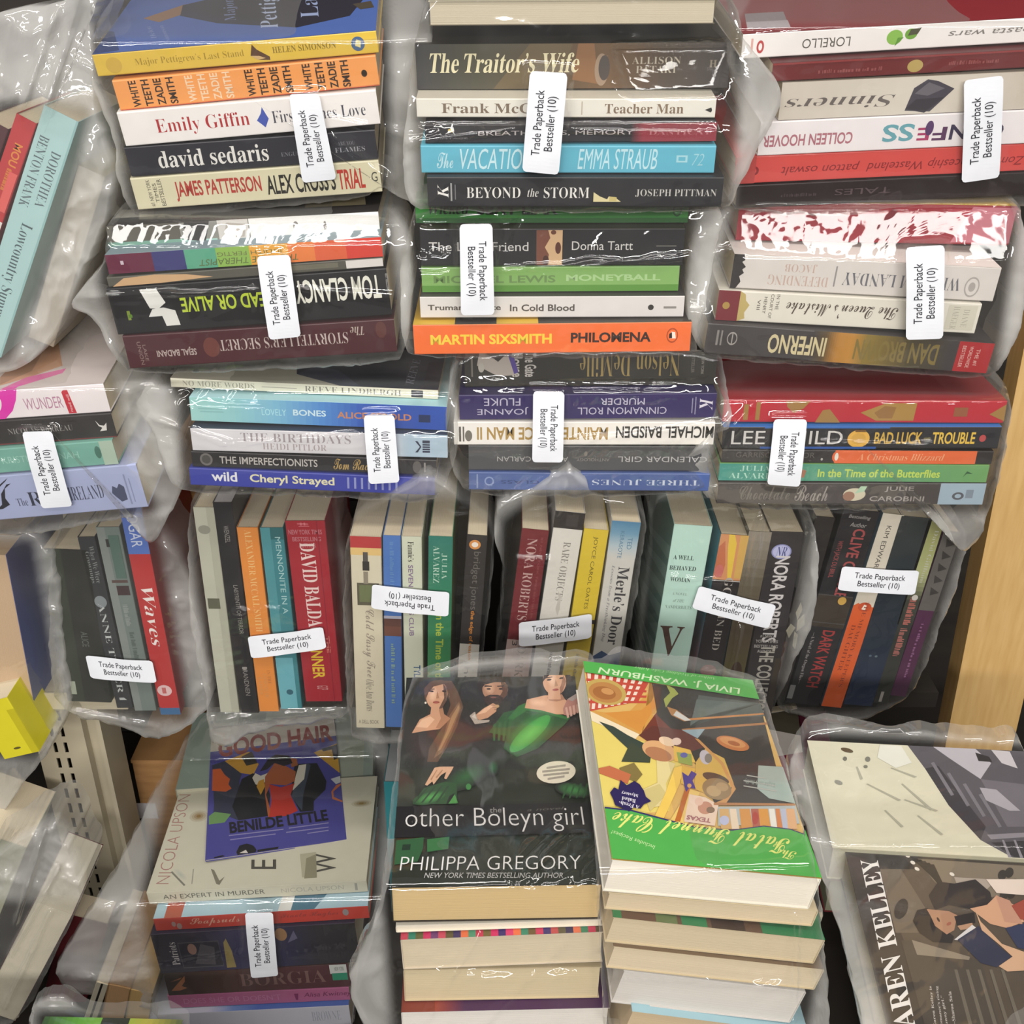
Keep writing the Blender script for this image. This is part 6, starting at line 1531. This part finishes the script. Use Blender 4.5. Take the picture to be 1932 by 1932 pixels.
bag('clear bag with a peaked top over cream and green spines', fC,
    [(808, 892), (880, 955), (932, 1000), (926, 1100), (905, 1300), (862, 1392), (770, 1392), (740, 1404), (690, 1402), (658, 1384), (648, 1200), (652, 1000), (720, 948)],
    [(656, 1000), (715, 955), (880, 955), (925, 1000), (893, 1376), (672, 1374)], [((846, 1163), (700, 1148), (702, 1102), (848, 1117))], seed=14, phi=80, milk=(0.02, 0.40), slope=-0.25, seam=[((806, 895), (800, 1010), 0.006)])
bag('clear bag with a knotted top over maroon and yellow spines', fD,
    [(942, 950), (1000, 932), (1060, 886), (1102, 902), (1118, 940), (1200, 955), (1222, 1000), (1205, 1100), (1175, 1250), (1150, 1380), (928, 1380), (935, 1250), (955, 1100), (930, 1000)],
    [(962, 990), (1020, 945), (1140, 940), (1212, 965), (1150, 1374), (934, 1374)], [((979, 1174), (1117, 1158), (1116, 1203), (979, 1220))], seed=15, phi=80, milk=(0.02, 0.45), slope=-0.25, seam=[((975, 1055), (1045, 1058), 0.004), ((1075, 890), (1050, 970), 0.007)])
bag('clear bag of upright books with the mint green one at its left', fE,
    [(1226, 948), (1290, 918), (1410, 912), (1492, 905), (1516, 960), (1538, 985), (1548, 1070), (1534, 1180), (1474, 1300), (1440, 1392), (1198, 1388), (1206, 1200), (1234, 1050)],
    [(1240, 955), (1349, 940), (1454, 950), (1520, 975), (1450, 1382), (1210, 1380)], [((1319, 1105), (1465, 1142), (1450, 1186), (1305, 1147))], seed=16, phi=80, milk=(0.02, 0.42), slope=-0.25, seam=[((1265, 1090), (1365, 1098), 0.004), ((1435, 985), (1360, 1380), 0.009), ((1290, 925), (1480, 960), 0.006)])
bag('clear bag of dark upright books beside the oak post', fF,
    [(1516, 962), (1600, 945), (1800, 962), (1828, 1012), (1802, 1120), (1732, 1290), (1700, 1326), (1600, 1372), (1500, 1350), (1462, 1335), (1466, 1250), (1512, 1080)],
    [(1540, 972), (1662, 962), (1808, 1000), (1714, 1308), (1586, 1336), (1480, 1324)], [((1589, 1068), (1735, 1077), (1726, 1122), (1580, 1113))], seed=17, phi=75, milk=(0.02, 0.34), slope=0.45)
bag('clear bag of yellow and violet books at the far left', fY,
    [(-60, 1000), (60, 1000), (104, 1060), (122, 1250), (136, 1330), (100, 1400), (44, 1480), (0, 1540), (-60, 1560)],
    [(-80, 1040), (48, 1035), (95, 1310), (60, 1414), (-20, 1410), (-80, 1330)], seed=18, phi=60, milk=(0.04, 0.40), slope=0.3)
bag('clear bag around the purple cover stack with a flap to its left', fGH,
    [(376, 1366), (420, 1338), (650, 1328), (722, 1372), (748, 1500), (738, 1640), (706, 1760), (668, 1890), (662, 1945), (310, 1945), (292, 1912), (240, 1888), (120, 1868), (100, 1832), (158, 1738), (218, 1650), (288, 1500)],
    [(331, 1489), (380, 1370), (650, 1355), (703, 1466), (695, 1700), (658, 1935), (320, 1935), (281, 1700)], [((474, 1845), (462, 1723), (515, 1721), (525, 1841))], off=0.009, seed=19, back=(0.004, 0.012), phi=85, milk=(0.02, 0.45), tops=fGH.top + 0.0022, dive=0.03, tight=0.0004, slope=0.25,
    seam=[((215, 1720), (280, 1640), 0.006), ((105, 1840), (240, 1850), 0.006), ((300, 1826), (460, 1800), 0.005), ((540, 1800), (680, 1790), 0.004)])
o = bag('clear bag over the two front stacks with page edges showing', fBo,
    [(768, 1300), (830, 1258), (1100, 1236), (1128, 1260), (1142, 1500), (1148, 1690), (1152, 1850), (1150, 1990), (720, 1990), (652, 1860), (690, 1780), (722, 1700), (732, 1600), (748, 1450)],
    [(776, 1292), (1104, 1264), (1132, 1670), (1146, 1985), (760, 1985), (736, 1674)], seed=20, back=(0.004, 0.012), phi=40, milk=(0.006, 0.45), tops=fBo.top, slope=0.3, tight=0.0005,
    glare=[([(980, 1580), (1140, 1560), (1140, 1680), (960, 1680)], 0.004), ([(740, 1700), (1130, 1700), (1130, 1985), (780, 1985)], 0.0005)], seam=[((760, 1985), (900, 1770), 0.004), ((745, 1825), (900, 1838), 0.003), ((880, 1845), (1150, 1838), 0.003), ((860, 1985), (1120, 1720), 0.003)])
f2 = film(o, fFa, [(1108, 1236), (1430, 1278), (1468, 1400), (1506, 1520), (1540, 1650), (1552, 1760), (1566, 1880), (1560, 1990), (1146, 1990), (1136, 1800), (1128, 1620), (1112, 1400)],
     [(1106, 1244), (1416, 1288), (1530, 1656), (1540, 1760), (1500, 1985), (1158, 1985), (1138, 1620)], seed=21, back=(0.004, 0.012), phi=60, milk=(0.015, 0.45), tops=fFa.top, slope=0.3, tight=0.0004, glare=[([(1380, 1720), (1560, 1720), (1560, 1985), (1400, 1985)], 0.002)], seam=[((1150, 1840), (1500, 1862), 0.003), ((1505, 1735), (1495, 1985), 0.005)])
f2.data.transform(Matrix.Translation(-fBo.O))
bag('clear bag over the two large covers at the lower right', fK,
    [(1505, 1408), (1545, 1372), (1700, 1384), (1990, 1408), (1990, 1990), (1640, 1990), (1600, 1800), (1548, 1640), (1498, 1500), (1488, 1440)],
    [(1523, 1396), (1985, 1420), (1985, 1990), (1707, 1990), (1595, 1607)], seed=22, back=(0.004, 0.012), phi=70, milk=(0.012, 0.50), tops=0.006, slope=0.3, lift=0.0, glare=[([(1620, 1400), (1800, 1400), (1800, 1600), (1680, 1600)], 0.0012)])
bag('crumpled clear bag over the leaning maroon book at the lower left', fBL,
    [(-60, 1650), (30, 1590), (62, 1566), (98, 1554), (126, 1590), (152, 1680), (142, 1720), (90, 1830), (44, 1925), (-60, 1950)],
    [(-70, 1716), (62, 1716), (140, 1711), (39, 1916), (-70, 1918)], seed=23, phi=60, milk=(0.06, 0.42), slope=0.2, crumple=0.008, tight=0.003, seam=[((85, 1565), (30, 1740), 0.008), ((110, 1640), (20, 1800), 0.008), ((95, 1720), (10, 1900), 0.006)])
bag('clear bag over the green edge at the very bottom', fGr,
    [(50, 1990), (54, 1905), (85, 1886), (120, 1892), (180, 1912), (345, 1916), (352, 1990)], [(85, 1924), (345, 1928), (345, 1985), (85, 1985)], seed=24, phi=60, milk=(0.02, 0.4), slope=0.2, Mr=24, N=140, tops=0.004, back=(0.004, 0.012))
